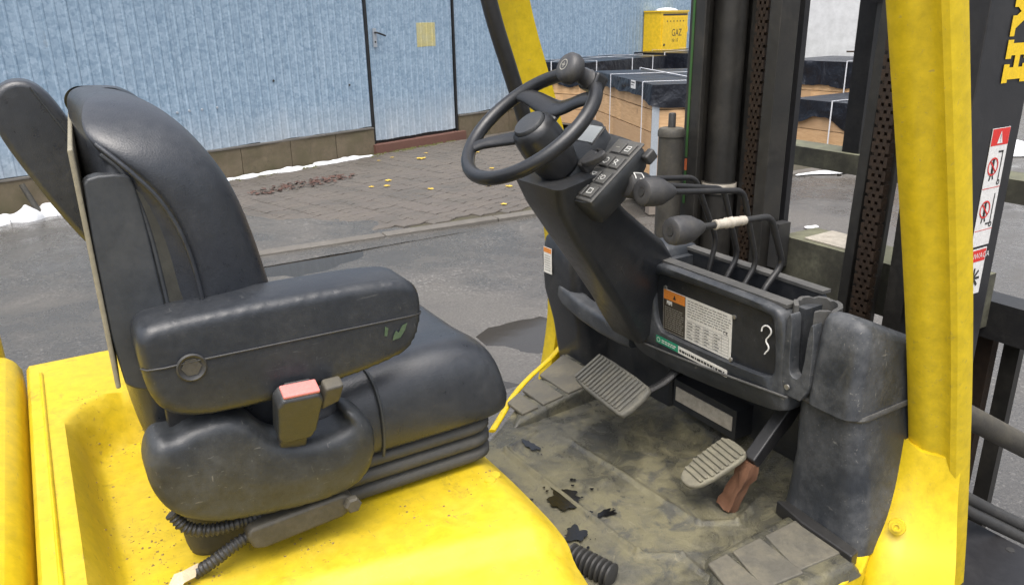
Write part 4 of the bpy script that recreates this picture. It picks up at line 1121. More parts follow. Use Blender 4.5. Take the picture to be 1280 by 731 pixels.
# ---- front cowl
CW = empty('front_cowl', FL); tag(CW, 'dusty black plastic dashboard cowl across the front of the cab')
def cowl():
    # one moulded frame round an inset field, facing the driver
    outer = [(.085, 1.045), (.064, 1.092), (.020, 1.110), (-.15, 1.110), (-.31, 1.109), (-.352, 1.10), (-.358, 1.0), (-.372, .91), (-.362, .885), (-.2, .868), (-.02, .855), (.10, .862), (.118, .905), (.102, .98)]
    inner = [(.030, 1.05), (.024, 1.076), (.008, 1.086), (-.15, 1.089), (-.30, 1.089), (-.325, 1.082), (-.332, 1.0), (-.332, .965), (-.315, .950), (-.2, .944), (-.02, .940), (.005, .948), (.018, .965), (.025, 1.0)]
    outer, inner = chaikin(outer, 2), chaikin(inner, 2)
    cy, cz = -.14, .98
    grow = lambda L, k: [(cy+(y-cy)*k, cz+(z-cz)*k) for y, z in L]
    lay = lambda L, x: [(x+(1.1-z)*.05, y, z) for y, z in L]
    bm = bmesh.new()
    bm_loft(bm, [lay(outer, 1.212), lay(outer, 1.182), lay(grow(outer, .988), 1.171), lay(grow(outer, .965), 1.166), lay(grow(inner, 1.035), 1.166), lay(grow(inner, 1.01), 1.169), lay(inner, 1.176), lay(grow(inner, .995), 1.186)], caps=False)
    finish('dash_panel', bm, 'cowl_plastic', CW, wn=False, ang=60)
    bm = bmesh.new(); bm_loft(bm, [lay(grow(inner, 1.01), 1.1795), lay(grow(inner, 1.01), 1.20)]); finish('dash_field', bm, 'cowl_face', CW, wn=False, ang=40)
    bm = bmesh.new(); bm_loft(bm, [lay(grow(outer, .99), 1.212), lay(grow(outer, .99), 1.2135)]); 
    bm.free()
    bm = bmesh.new(); rings = []
    for y, zc, xr in ((.115, .884, 1.176), (.16, .880, 1.174), (.24, .882, 1.173), (.33, .890, 1.175), (.42, .905, 1.182), (.485, .925, 1.200)):
        h, w, r = .028, .05, .014; sec = []
        for cx, cz2, a0 in ((xr+w-r, zc+h-r, 0), (xr+r, zc+h-r, 90), (xr+r, zc-h+r, 180), (xr+w-r, zc-h+r, 270)):
            for k in range(5): a = R(a0+22.5*k); sec.append((cx+r*math.cos(a), y, cz2+r*math.sin(a)))
        rings.append(sec)
    bm_loft(bm, rings); finish('dash_beam', bm, 'cowl_plastic', CW, wn=False, ang=50)
    tube('panel_fold', [(1.1705, y, z) for y, z in [(.10, .893), (-.05, .902), (-.20, .915), (-.374, .932)]], .0028, 'cowl_dusty', CW, 8, smooth=2)
    # lever tray: front wall, end wall and sunken floor behind the panel
    prism('tray_wall', [(.075, 1.085), (.050, 1.112), (-.33, 1.112), (-.345, 1.09), (-.345, .95), (.075, .95)], 'yz', 1.292, 1.312, 'cowl_face', CW, .006, 3)
    box('tray_rim', (1.289, -.338, 1.1125), (1.315, .052, 1.1195), 'cowl_dusty', CW, .003)
    box('tray_end', (1.2135, .028, .95), (1.2915, .060, 1.104), 'cowl_plastic', CW, .006)
    box('tray_end', (1.2135, -.362, .95), (1.2915, -.335, 1.104), 'cowl_plastic', CW, .006)
    box('tray_floor', (1.2135, -.335, .96), (1.2915, .028, .985), 'ink', CW, .002)
    box('tray_rim', (1.184, -.340, 1.1050), (1.2135, .03, 1.1125), 'cowl_dusty', CW, .0022)
    # scalloped cup beside the tray
    bm = bmesh.new(); c = Vector((1.228, -.376)); n = 24; ri, ro = .036, .045; rings = []
    for k in range(n+1):
        a = R(-150+ 300*k/n); dx, dy = math.cos(a), math.sin(a); notch = .0035 if k % 4 == 0 else 0
        rings.append([(c.x+dx*ri, c.y+dy*ri, .965), (c.x+dx*ri, c.y+dy*ri, 1.118-notch), (c.x+dx*ro, c.y+dy*ro, 1.118-notch), (c.x+dx*ro, c.y+dy*ro, .965)])
    bm_loft(bm, rings); bevel(bm, .0015, 1); finish('cup_holder', bm, 'cowl_dusty', CW, wn=False, ang=40)
    lathe('cup_floor', [(0, 0), (.037, 0), (.037, .01), (0, .01)], axis_matrix((1.228, -.376, .955), (0, 0, 1)), 'cowl_plastic', CW)
    # rounded upper block by the guard leg
    def ring(z, xr, yl, yr, xf, r, n=5):
        out = []
        for cx, cy, a0 in ((xf-r, yl-r, 0), (xr+r, yl-r, 90), (xr+r, yr+r, 180), (xf-r, yr+r, 270)):
            for k in range(n+1): a = R(a0+90*k/n); out.append((cx+r*math.cos(a), cy+r*math.sin(a), z))
        return out
    UB = [ring(.938, 1.174, -.408, -.514, 1.47, .026, 7), ring(1.00, 1.175, -.409, -.514, 1.47, .028, 7), ring(1.07, 1.180, -.411, -.513, 1.46, .028, 7), ring(1.105, 1.184, -.413, -.511, 1.455, .028, 7), ring(1.122, 1.192, -.418, -.505, 1.45, .026, 7), ring(1.131, 1.206, -.427, -.496, 1.44, .022, 7), ring(1.134, 1.224, -.438, -.486, 1.43, .014, 7)]
    bm = bmesh.new(); bm_loft(bm, [[(x, y, z-max(0, x-1.195)*.42*max(0, (z-.94)/.18)) for x, y, z in r] for r in UB])
    finish('upper_block', bm, 'cowl_plastic', CW, wn=False, ang=70)
    bm = bmesh.new(); bm_loft(bm, [ring(.928, 1.192, -.372, -.516, 1.47, .028), ring(.934, 1.188, -.368, -.519, 1.47, .028), ring(.940, 1.190, -.37, -.517, 1.47, .028)]); finish('joint_lip', bm, 'cowl_dusty', CW, wn=False, ang=50)
    prism('cup_apron', [(-.352, .935), (-.352, 1.09), (-.358, 1.106), (-.366, 1.09), (-.368, .995), (-.376, .978), (-.392, .978), (-.400, .995), (-.404, 1.09), (-.412, 1.10), (-.418, 1.06), (-.418, .935)], 'yz', 1.1725, 1.20, 'cowl_plastic', CW, .005, 3, 1)
    bm = bmesh.new(); bm_loft(bm, [ring(.645, 1.200, -.352, -.548, 1.44, .04), ring(.70, 1.206, -.354, -.540, 1.45, .044), ring(.80, 1.206, -.362, -.524, 1.46, .044), ring(.88, 1.196, -.370, -.516, 1.46, .036), ring(.926, 1.197, -.372, -.512, 1.46, .03)])
    finish('lower_cover', bm, 'cowl_plastic', CW, wn=False, ang=50)
    prism('kick_strip', [(1.19, -.36), (1.21, -.375), (1.192, -.556), (1.165, -.560), (1.172, -.44)], 'xy', .650, .682, 'black_steel', CW, .004)
    # left end of the cowl, rounded, and the shadowy inner knee panel
    bm = bmesh.new(); bm_loft(bm, [ring(.66, 1.235, .52, .36, 1.42, .03), ring(.80, 1.215, .528, .365, 1.42, .030), ring(.90, 1.190, .535, .365, 1.42, .030), ring(1.00, 1.183, .538, .365, 1.42, .032), ring(1.05, 1.192, .535, .368, 1.42, .034), ring(1.085, 1.215, .522, .375, 1.41, .034), ring(1.10, 1.25, .50, .39, 1.40, .03)])
    finish('left_cowl', bm, 'cowl_face', CW, wn=False, ang=60)
    prof = [(1.30, .66), (1.30, .80), (1.285, .90), (1.27, 1.0), (1.265, 1.03), (1.28, 1.055), (1.32, 1.07), (1.44, 1.06), (1.44, .66)]
    prism('knee_panel', prof, 'xz', .085, .372, 'cowl_face', CW, .012, 3)
    prism('knee_panel', [(1.33, .66), (1.33, .95), (1.46, .95), (1.46, .66)], 'xz', -.37, .084, 'cowl_face', CW, .01, 3)
    prism('cowl_top', [(1.313, .95), (1.313, 1.03), (1.33, 1.036), (1.43, 1.02), (1.43, .95)], 'xz', -.41, .084, 'cowl_plastic', CW, .006, 3)
    box('worn_plate', (1.272, -.150, .720), (1.2745, .040, .757), 'label_worn', CW, .001)
    box('plate_mount', (1.275, -.16, .70), (1.33, .05, .775), 'cowl_face', CW, .004)
    # dusty shoulder of the cowl behind the column
    bm = bmesh.new(); bm_loft(bm, [ring(1.03, 1.19, .16, .038, 1.36, .03), ring(1.09, 1.195, .15, .042, 1.35, .03), ring(1.118, 1.21, .135, .048, 1.33, .025), ring(1.128, 1.225, .12, .055, 1.31, .02)]); finish('column_collar', bm, 'cowl_plastic', CW, wn=False, ang=60)
    # print
    F = lambda y, z, x=1.1795: plane_matrix((x+(1.1-z)*.05-.0005, y, z), (0, -1, 0), (-.05, 0, 1))
    rnd = random.Random(4)
    D = Decal(F(.004, .9455)); W, H = .212, .104
    D.slab(0, 0, W, H, .0012, 'label_white'); D.rect(.001, .001, .073, H-.001, 'label_brown', .0016); D.rect(.002, .080, .072, H-.001, 'label_orange', .0020)
    D.poly([(.033, .086), (.043, .086), (.038, .0975)], 'ink', .0024); D.rect(.012, .068, .030, .078, 'ink_white', .002) ; D.rect(.0145, .066, .0175, .072, 'label_brown', .0024); D.rect(.0245, .066, .0275, .072, 'label_brown', .0024)
    for k in range(11):
        y = .060-k*.0052; x = .006
        while x < .064:
            l = rnd.uniform(.004, .012); D.rect(x, y, min(x+l, .068), y+.0018, 'ink_grey', .0020); x += l+.002
    for k in range(7):
        y = .096-k*.0062; x = .080
        while x < .19+rnd.uniform(0, .015): l = rnd.uniform(.004, .014); D.rect(x, y, x+l, y+.0016, 'ink', .0016); x += l+.0025
    for k in range(7): D.rect(.079, .006+k*.0072, .205, .0066+k*.0072, 'ink', .0016)
    for x in (.079, .105, .130, .160, .185, .205): D.rect(x, .006, x+.0006, .0495, 'ink', .0016)
    for k in range(6):
        for x in (.081, .107, .133, .163): D.rect(x, .0082+k*.0072, x+rnd.uniform(.008, .018), .0098+k*.0072, 'ink', .0018)
    D.text('CE', .188, .053, .012, 'ink', .0016)
    D.done('data_label', CW)
    D = Decal(F(.014, .9135, 1.1660) @ Matrix.Rotation(R(-1), 4, 'Z')); D.slab(0, 0, .075, .018, .001, 'label_green'); D.slab(.0755, 0, .226, .017, .001, 'label_white'); D.ring((.009, .009), .006, .0015, 'ink_white', .0014)
    for k in range(2):
        x = .02
        while x < .066: l = rnd.uniform(.004, .010); D.rect(x, .010-k*.005, x+l, .0125-k*.005, 'ink_white', .0014); x += l+.002
    x = .080
    while x < .216: l = rnd.uniform(.003, .012); D.rect(x, .005, x+l, .011, 'ink', .0014); x += l+.002
    D.done('green_label', CW)
    for y, z in ((-.002, 1.053), (-.214, 1.048), (-.214, .951)): lathe('screw', [(0, 0), (.005, 0), (.0045, .003), (0, .0035)], axis_matrix((1.1815, y, z), (-1, 0, 0)), 'bright_metal', CW, 10)
    lathe('screw', [(0, 0), (.006, 0), (.0055, .003), (0, .0035)], axis_matrix((1.170, -.372, .955), (-1, 0, 0)), 'bright_metal', CW, 10)
    D = Decal(plane_matrix((1.1815, .505, .955), (0, -1, .02), (0, 0, 1))); D.slab(0, 0, .040, .075, .001, 'label_white'); D.rect(.001, .060, .039, .074, 'label_orange', .0014)
    for k in range(7): D.rect(.005, .008+k*.007, .034, .010+k*.007, 'ink_grey', .0014)
    D.done('warning_label', CW)
cowl()
P = [(1.1755, y, z) for y, z in [(-.292, 1.044), (-.2925, 1.052), (-.299, 1.059), (-.308, 1.060), (-.315, 1.055), (-.3165, 1.048), (-.312, 1.040), (-.305, 1.031), (-.306, 1.024), (-.313, 1.019), (-.314, 1.012), (-.308, 1.004), (-.305, .999)]]
tag(tube('hairpin_clip', P, .0017, 'white_wire', None, 8, smooth=2), 'bent whitish wire hairpin clip hanging on the black dashboard', 'clip')

# ---- steering column, instrument pod, wheel
TL = R(38); U = Vector((math.cos(TL), 0, math.sin(TL))); NN = Vector((-math.sin(TL), 0, math.cos(TL))); VY = Vector((0, 1, 0))
SC = empty('steering_column', FL)
def column():
    def rect(a, b, w, r=.018):
        """rounded section spanned by a..b in the xz plane and +-w in y"""
        a, b = Vector((a[0], 0, a[1])), Vector((b[0], 0, b[1])); d = (b-a); L = d.length; d.normalize(); out = []
        for cu, cv, a0 in ((L-r, w-r, 0), (r, w-r, 90), (r, -w+r, 180), (L-r, -w+r, 270)):
            for k in range(4): t = R(a0+30*k); out.append(a + d*(cu+r*math.cos(t)) + Vector((0, cv+r*math.sin(t), 0)))
        return out
    sh = lambda ring, dy: [p + Vector((0, dy, 0)) for p in ring]
    bm = bmesh.new(); bm_loft(bm, [rect((.825, 1.335), (.955, 1.365), .085), sh(rect((.845, 1.285), (.965, 1.318), .070), .004), sh(rect((.905, 1.205), (1.03, 1.265), .060), .022), sh(rect((.985, 1.11), (1.115, 1.205), .058), .045), sh(rect((1.06, 1.02), (1.185, 1.16), .060), .070), sh(rect((1.115, .945), (1.24, 1.10), .062), .090), sh(rect((1.15, .90), (1.27, 1.02), .062), .10)])
    finish('column_cover', bm, 'cowl_face', SC, wn=False, ang=50)
    tube('cover_seam', [(1.0, -.017, 1.18), (1.05, -.004, 1.115), (1.10, .018, 1.045)], .0015, 'ink', SC, 6)
    lathe('screw', [(0, 0), (.004, 0), (.0035, .002), (0, .0022)], axis_matrix((1.01, -.010, 1.145), (0, -1, 0)), 'bright_metal', SC, 8)
    PM = plane_matrix((.932, 0, 1.360), U, VY)      # local x forward-up, y left, z off the panel
    # body of the pod
    out = [(-.082, -.060), (-.080, -.112), (-.070, -.124), (.060, -.128), (.082, -.118), (.092, -.06), (.098, .03), (.088, .095), (.060, .112), (-.070, .108), (-.088, .09)]
    bm = bmesh.new(); o2 = chaikin(out, 1)
    bm_loft(bm, [[(x*.62-.012, y*.62, -.085) for x, y in o2], [(x*.90, y*.92, -.045) for x, y in o2], [(x*.985, y*.99, -.016) for x, y in o2], [(x, y, -.006) for x, y in o2], [(x*.985, y*.985, 0) for x, y in o2]])
    bmesh.ops.transform(bm, matrix=PM, verts=bm.verts[:]); finish('pod', bm, 'pod_plastic', SC, wn=False, ang=45)
    # raised binnacle around the column, with a visor and display window
    out = [(-.086, -.020), (-.070, -.034), (.030, -.036), (.060, -.030), (.092, -.012), (.098, .03), (.085, .085), (.05, .100), (-.07, .098), (-.088, .08)]
    bm = bmesh.new(); o2 = chaikin(out, 1)
    bm_loft(bm, [[(x, y, -.004) for x, y in o2], [(x, y, .014+.14*max(0, x+.02)) for x, y in o2], [(x*.96, y*.95, .020+.14*max(0, x+.02)) for x, y in o2]])
    bmesh.ops.transform(bm, matrix=PM, verts=bm.verts[:]); finish('binnacle', bm, 'pod_plastic', SC, wn=False, ang=35)
    Mw = PM @ Matrix.Translation((.058, .012, .0335)) @ Matrix.Rotation(R(-8), 4, 'Y')
    box('display', (-.020, -.038, -.004), (.020, .055, .0015), 'display_glass', SC, .001, 1, Mw)
    box('display_bezel', (-.024, -.042, -.006), (.024, .059, -.001), 'ink', SC, .002, 1, Mw)
    # switch panel: inlaid tray, four pairs of rocker switches
    box('switch_panel', (-.076, -.123, -.001), (.084, -.046, .004), 'switch_panel', SC, .003, 2, PM)
    sy = {0: 'bar', 1: 'box', 2: 'ring', 3: 'fan', 4: 'cross', 5: 'lamp', 6: 'arrows', 7: 'door'}
    for p in range(4):
        x0 = .047-p*.0365 - (.004 if p > 1 else 0)
        box('switch_recess', (x0-.003, -.1195, .0035), (x0+.028, -.0555, .0050), 'ink', SC, .001, 1, PM)
        for q in range(2):
            y0 = -.0865-(.0305 if q else 0)+.001
            k = p*2+q
            s = box('switch', (x0-.001, y0, .0045), (x0+.026, y0+.0255, .0078), 'switch_panel', SC, .002, 2, PM)
            D = Decal(PM @ Matrix.Translation((x0+.0125, y0+.01425, .0080)) @ Matrix.Rotation(R(-90), 4, 'Z')); m, h, w = 'ink_white', .0, .0012
            if k == 0: D.rect(-.006, -.0006, .006, .0006, 'ink_grey', h)
            elif k == 1:
                for a, b in (((-.006, -.006), (.006, -.006)), ((.006, -.006), (.006, .006)), ((.006, .006), (-.006, .006)), ((-.006, .006), (-.006, -.006)), ((-.006, .001), (.006, .001))): D.line(a, b, w, m, h)
            elif k == 2: D.ring((0, 0), .0075, .0013, m, h)
            elif k == 3: D.ring((-.003, .003), .0045, .0012, m, h); D.line((.0, -.001), (.007, -.007), w, m, h); D.line((-.004, -.006), (.004, .006), w, m, h)
            elif k == 4: D.line((-.006, -.006), (.006, .006), w*1.3, m, h); D.line((-.006, .006), (.006, -.006), w*1.3, m, h); D.line((-.007, .0075), (.007, .0075), w, m, h)
            elif k == 5:
                D.ring((.002, 0), .0055, .0012, m, h)
                for d in (-.005, 0, .005): D.line((-.009, d), (-.005, d), w, m, h)
            elif k == 6: D.line((-.007, -.004), (.005, -.004), w, m, h); D.line((.005, -.004), (.001, -.007), w, m, h); D.line((.007, .004), (-.005, .004), w, m, h); D.line((-.005, .004), (-.001, .007), w, m, h)
            else: D.line((-.006, -.006), (-.006, .006), w, m, h); D.line((-.006, .006), (.005, .006), w, m, h); D.line((.005, .006), (.007, -.004), w, m, h); D.line((.007, -.004), (-.006, -.006), w, m, h)
            D.done('switch_symbol', SC)
    # direction lever stub and key
    Mk = PM @ Matrix.Translation((.004, -.040, .016))
    prism('lever_boot', [(-.022, -.014), (.022, -.014), (.024, .012), (-.02, .012)], 'xy', -.018, .010, 'knob_rubber', SC, .004, 3, 0, Mk)
    prism('direction_lever', [(-.016, -.006), (.012, -.030), (.022, -.044), (.014, -.054), (-.004, -.046), (-.024, -.018)], 'xy', .006, .020, 'knob_rubber', SC, .005, 3, 1, Mk)
    lathe('key_switch', [(0, 0), (.008, 0), (.008, .006), (.0025, .006), (.0025, .012), (0, .012)], axis_matrix(PM @ Vector((.034, -.042, .010)), NN), 'ink', SC, 14)
    # rear lip under the knobs
    box('pod_latch', (.06, -.142, -.03), (.085, -.125, -.008), 'ink', SC, .004, 2, PM)
column()

def wheel():
    sw = empty('steering_wheel', FL); tag(sw, 'black three-spoke steering wheel with spinner knob')
    C0 = Vector((.815, 0, 1.452)); WM = plane_matrix(C0, U, VY)
    bm = bmesh.new(); n = 64
    bm_tube(bm, [(.1430*math.cos(2*math.pi*k/n), .1430*math.sin(2*math.pi*k/n), 0) for k in range(n)], .0135, 14, True)
    bmesh.ops.transform(bm, matrix=WM, verts=bm.verts[:]); finish('rim', bm, 'wheel_rubber', sw, wn=False, ang=180)
    def bar(name, pts, wid, th):
        """flat tapered spoke through points (r, deg, height), wid(q), th(q)"""
        P = chaikin([(r*math.cos(R(a)), r*math.sin(R(a)), h) for r, a, h in pts], 3, False); fr = frame_path(P); rings = []
        for i, (p, t, u, v) in enumerate(fr):
            q = i/(len(fr)-1); up = Vector((0, 0, 1)); s = t.cross(up).normalized(); up = s.cross(t)
            w, h = wid(q), th(q)
            rings.append([p + s*w*math.cos(2*math.pi*k/12) + up*h*math.sin(2*math.pi*k/12) for k in range(12)])
        bm = bmesh.new(); bm_loft(bm, rings); bmesh.ops.transform(bm, matrix=WM, verts=bm.verts[:]); finish(name, bm, 'wheel_rubber', sw, wn=False, ang=180)
    bar('spoke', [(.145, 128, .0), (.12, 125, -.003), (.08, 121, -.014), (.035, 118, -.022), (.01, 118, -.024)], lambda q: .011+.012*q+.012*max(0, .3-q)/.3*.6, lambda q: .0085)
    bar('spoke', [(.145, 62, .0), (.118, 52, -.004), (.078, 32, -.016), (.062, 4, -.020), (.074, -22, -.016), (.112, -42, -.004), (.145, -54, 0)], lambda q: .013+.010*math.sin(q*math.pi), lambda q: .0085)
    bar('spoke', [(.07, 4, -.018), (.05, 4, -.022), (.02, 4, -.024)], lambda q: .026, lambda q: .0085)
    lathe('hub', [(0, -.115), (.040, -.115), (.046, -.09), (.047, -.045), (.045, -.02), (.041, -.006), (.034, -.001), (.033, -.003), (.0, -.003)], WM, 'wheel_rubber', sw, 36)
    lathe('horn_cap', [(.0, -.0025), (.0325, -.0025), (.0325, .003), (.030, .006), (.018, .0075), (0, .008)], WM, 'pod_plastic', sw, 36)
    # spinner knob clamped on the rim
    a = R(-31); K = Vector((.1425*math.cos(a), .1425*math.sin(a), 0)); base = WM @ K; ax = (NN*1.12 - U*.5).normalized()
    KM = axis_matrix(base, ax, U)
    box('knob_clamp', (-.017, -.024, -.012), (.017, .024, .017), 'wheel_rubber', sw, .006, 3, KM)
    lathe('spinner_knob', [(0, .010), (.018, .010), (.019, .017), (.0155, .022), (.0145, .036), (.018, .044), (.0265, .051), (.029, .060), (.0275, .070), (.022, .076), (.013, .0775), (0, .0775)], KM, 'knob_rubber', sw, 30)
    D = Decal(KM @ Matrix.Translation((0, 0, .0782))); D.ring((0, 0), .0105, .0018, 'ink_grey', 0); D.rect(-.005, -.001, .005, .001, 'ink_grey', 0); D.rect(-.001, -.005, .001, .005, 'ink_grey', .0002); D.done('knob_emblem', sw)
wheel()

# ---- hydraulic levers
def levers():
    L = [(-.050, [(1.040, 1.328), (1.205, 1.312), (1.283, 1.160), (1.262, 1.077), (1.235, .97)], .998, 1.331),
         (-.110, [(1.018, 1.330), (1.230, 1.295), (1.291, 1.136), (1.252, 1.080), (1.225, .97)], .982, 1.334),
         (-.170, [(.995, 1.328), (1.225, 1.302), (1.283, 1.134), (1.240, 1.078), (1.222, .97)], .973, 1.331),
         (-.235, [(1.010, 1.267), (1.239, 1.259), (1.288, 1.150), (1.232, 1.098), (1.215, .97)], .990, 1.268)]
    for k, (y, pts, kx, kz) in enumerate(L):
        root = empty('control_lever', FL)
        tube('rod', fillet([(x, y, z) for x, z in pts], .022, 5), .0070 if k == 3 else .0062, 'black_steel', root, 10)
        s = (pts[1][1]-pts[0][1])/(pts[1][0]-pts[0][0]); ax = Vector((1, 0, s)).normalized()
        KM = axis_matrix(Vector((kx, y, kz)) - ax*.022, ax, (0, 1, 0))
        lathe('knob', [(0, .006), (.008, .006), (.0085, .0015), (.019, 0), (.0245, .003), (.0270, .012), (.0275, .034), (.0250, .050), (.0185, .064), (.0135, .076), (.010, .082), (0, .082)], KM, 'knob_rubber', root, 28)
        lathe('knob_socket', [(0, .0), (.008, .0), (.008, .0055), (0, .0055)], KM, 'ink', root, 14)
        if k in (0, 1):
            # pictogram print round the knob's near side
            bm = bmesh.new()
            def stroke(a, b):
                pts = []
                for q in (0, .5, 1):
                    t, h = a[0]+(b[0]-a[0])*q, a[1]+(b[1]-a[1])*q
                    pts.append(KM @ Vector((.0276*math.cos(t), .0276*math.sin(t), h)))
                bm_tube(bm, pts, .0011, 5)
            for cc in (2.35, 3.15):
                stroke((cc-.28, .008), (cc-.28, .028)); stroke((cc-.28, .008), (cc+.22, .008)); stroke((cc-.28, .028), (cc+.22, .028))
                if cc > 3: stroke((cc, .008), (cc, .022))
                else: stroke((cc+.22, .028), (cc+.22, .018))
            finish('knob_marking', bm, 'ink_white', root, wn=False)
        if k == 3:
            bm = bmesh.new(); n = 16
            bm_tube(bm, [(1.082+.082*i/n, y, 1.2648-.0028*i/n) for i in range(n+1)], lambda q: .0098+.0012*math.sin(q*37)+.0008*math.sin(q*91), 10); finish('tape_wrap', bm, 'label_worn', root, wn=False)
levers()

# ---- mast, carriage, right-hand hydraulics
MA = empty('mast', FL); tag(MA, 'grimy black steel mast with chains, rails and cross members')
def mast():
    zb, zt = .25, 2.6
    def rail(name, x0, x1, y0, y1, web, mat='mast_steel', t=.016):
        """C-section upright: flanges across y at x0 and x1, web on one side"""
        if web < 0: pts = [(x0, y0), (x1, y0), (x1, y1), (x1-t, y1), (x1-t, y0+t), (x0+t, y0+t), (x0+t, y1), (x0, y1)]
        else: pts = [(x0, y1), (x1, y1), (x1, y0), (x1-t, y0), (x1-t, y1-t), (x0+t, y1-t), (x0+t, y0), (x0, y0)]
        return prism(name, pts, 'xy', zb, zt, mat, MA, .003, 2)
    rail('outer_rail', 1.66, 1.86, .412, .474, 1)
    rail('outer_rail', 1.60, 1.792, -.400, -.335, -1, 'mast_plate')
    rail('inner_rail', 1.72, 1.79, .200, .240, -1, t=.010)
    box('rail_backing', (1.80, .335, zb), (1.83, .372, zt), 'mast_steel', MA, .003)
    box('rail_backing', (1.87, .25, zb), (1.89, .47, zt), 'mast_plate', MA, .003)
    for (x, y, w, d) in ((1.70, -.084, .014, .020), (1.715, -.118, .022, .035), (1.735, -.142, .006, .02)):
        prism('guide_bar', [(x, .45), (x+d, .45), (x+d+.075, 2.5), (x+.075, 2.5)], 'xz', y-w, y+w, 'mast_steel', MA, .003)
    box('colour_stripe', (1.6575, .452, 1.24), (1.6595, .460, 1.9), 'stripe_green', MA, .0005, 1)
    box('colour_stripe', (1.6575, .452, 1.10), (1.6595, .460, 1.20), 'stripe_green', MA, .0005, 1)
    box('colour_stripe', (1.6575, .452, 1.2005), (1.6595, .460, 1.235), 'stripe_orange', MA, .0005, 1)
    lc = axis_matrix((1.765, .418, 0), (0, 0, 1))
    lathe('lift_cylinder', [(0, .3), (.047, .3), (.047, 1.125), (.051, 1.127), (.051, 1.160), (.047, 1.162), (.047, 2.5), (0, 2.5)], lc, 'mast_steel', MA, 28)
    lathe('cylinder_band', [(.0512, 1.130), (.0525, 1.132), (.0525, 1.157), (.0512, 1.159)], lc, 'label_worn', MA, 28)
    # leaf chains
    def chain(x, y, z0, z1, w):
        bm = bmesh.new(); p = .016; n = int((z1-z0)/p)
        for k in range(n):
            z = z0+k*p
            cols = (-.8, 0, .8) if k % 2 else (-.4, .4)
            for c in cols: bm_box(bm, (x-.011, y+c*w-.0045, z-.012), (x+.011, y+c*w+.0045, z+.012))
            bm_box(bm, (x-.003, y-w*1.05, z-.003), (x+.003, y+w*1.05, z+.003))
        tag(finish('lift_chain', bm, 'chain_rust', MA, smooth=False), kind='stuff')
    chain(1.765, .296, .5, 2.3, .020); chain(1.665, -.176, .5, 2.3, .022)
    box('chain_guide', (1.70, -.262, zb), (1.74, -.215, zt), 'mast_steel', MA, .003)
    box('cross_member', (1.80, -.335, .895), (1.95, .195, 1.035), 'mossy_steel', MA, .006)
    box('cross_bracket', (1.75, .165, .95), (1.798, .195, 1.08), 'ink', MA, .004)
    prism('mast_sliver', [(1.82, 1.0355), (1.94, 1.0355), (1.94, 1.042), (1.82, 1.040)], 'xz', -.02, .13, 'label_worn', MA, .001)
    # hoses and small parts behind the levers
    tube('hose', [(1.66, .50, 1.30), (1.66, .50, .9), (1.62, .45, .6)], .010, 'ink', MA, 8)
    # black plastic-capped accumulator standing left of the mast
    cy = axis_matrix((1.60, .46, 0), (0, 0, 1))
    lathe('accumulator', [(0, .6), (.037, .6), (.037, 1.305), (.040, 1.307), (.040, 1.322), (.035, 1.330), (.016, 1.332), (.0, 1.332)], cy, 'grimy_steel', MA, 26)
    lathe('accumulator_valve', [(0, 1.32), (.011, 1.32), (.011, 1.369), (.009, 1.373), (0, 1.373)], cy, 'ink', MA, 14)
    # carriage with load backrest beyond the uprights
    box('carriage_bar', (2.10, -.55, 1.175), (2.21, .56, 1.235), 'mossy_steel', MA, .005)
    box('carriage_bar', (1.95, -.95, .865), (2.03, -.24, .962), 'black_steel', MA, .005)
    box('backrest_bar', (2.12, .205, 1.2355), (2.16, .262, 2.5), 'black_steel', MA, .004)
    box('backrest_bar', (2.10, -.50, 1.665), (2.16, .204, 1.71), 'black_steel', MA, .004)
    tube('carriage_rod', [(2.06, -.56, 1.02), (2.06, -1.2, .99)], .008, 'black_steel', MA, 8)
    box('fork_hanger', (2.0, -.335, .2), (2.03, -.295, .864), 'chain_rust', MA, .004)
    box('fork_hanger', (2.035, -.385, .2), (2.06, -.345, .864), 'mast_steel', MA, .004)
    # tilt cylinder, hoses and fender at the right
    tube('tilt_cylinder', [(1.45, -.44, .93), (1.62, -.47, .815), (1.95, -.52, .62)], .027, 'grimy_steel', FL, 16)
    for k in range(2):
        tube('hydraulic_hose', [(1.50, -.47, .70), (1.62, -.50, .625-k*.03), (1.75, -.54-.02*k, .54-k*.03), (1.9, -.64, .45-k*.03), (2.1, -.75, .40)], .014, 'ink', FL, 10, smooth=2)
    f = prism('front_fender', [(1.42, -.585), (1.735, -.475), (1.735, -.62), (1.60, -.80), (1.42, -.80)], 'xy', .47, .50, 'mast_plate', FL, .004)
    lathe('fender_hole', [(0, 0), (.009, 0), (.009, .001), (0, .001)], axis_matrix((1.70, -.60, .5002), (0, 0, 1)), 'ink', FL, 14)
    # print on the outer face of the near upright
    Dm = plane_matrix((0, -.4012, 0), (1, 0, 0), (0, 0, 1))
    D = Decal(Dm)
    x0, x1, zt_, zl = 1.686, 1.752, 1.412, 1.125
    D.slab(x0, 1.158, x1, zt_, .0008, 'label_clean')
    D.rect(x0+.001, zt_-.036, x1-.001, zt_-.001, 'label_red', .0012)
    D.poly([(1.709, zt_-.032), (1.729, zt_-.032), (1.719, zt_-.006)], 'label_clean', .0016); D.rect(1.7182, zt_-.024, 1.7198, zt_-.013, 'ink', .002); D.rect(1.7182, zt_-.029, 1.7198, zt_-.026, 'ink', .002)
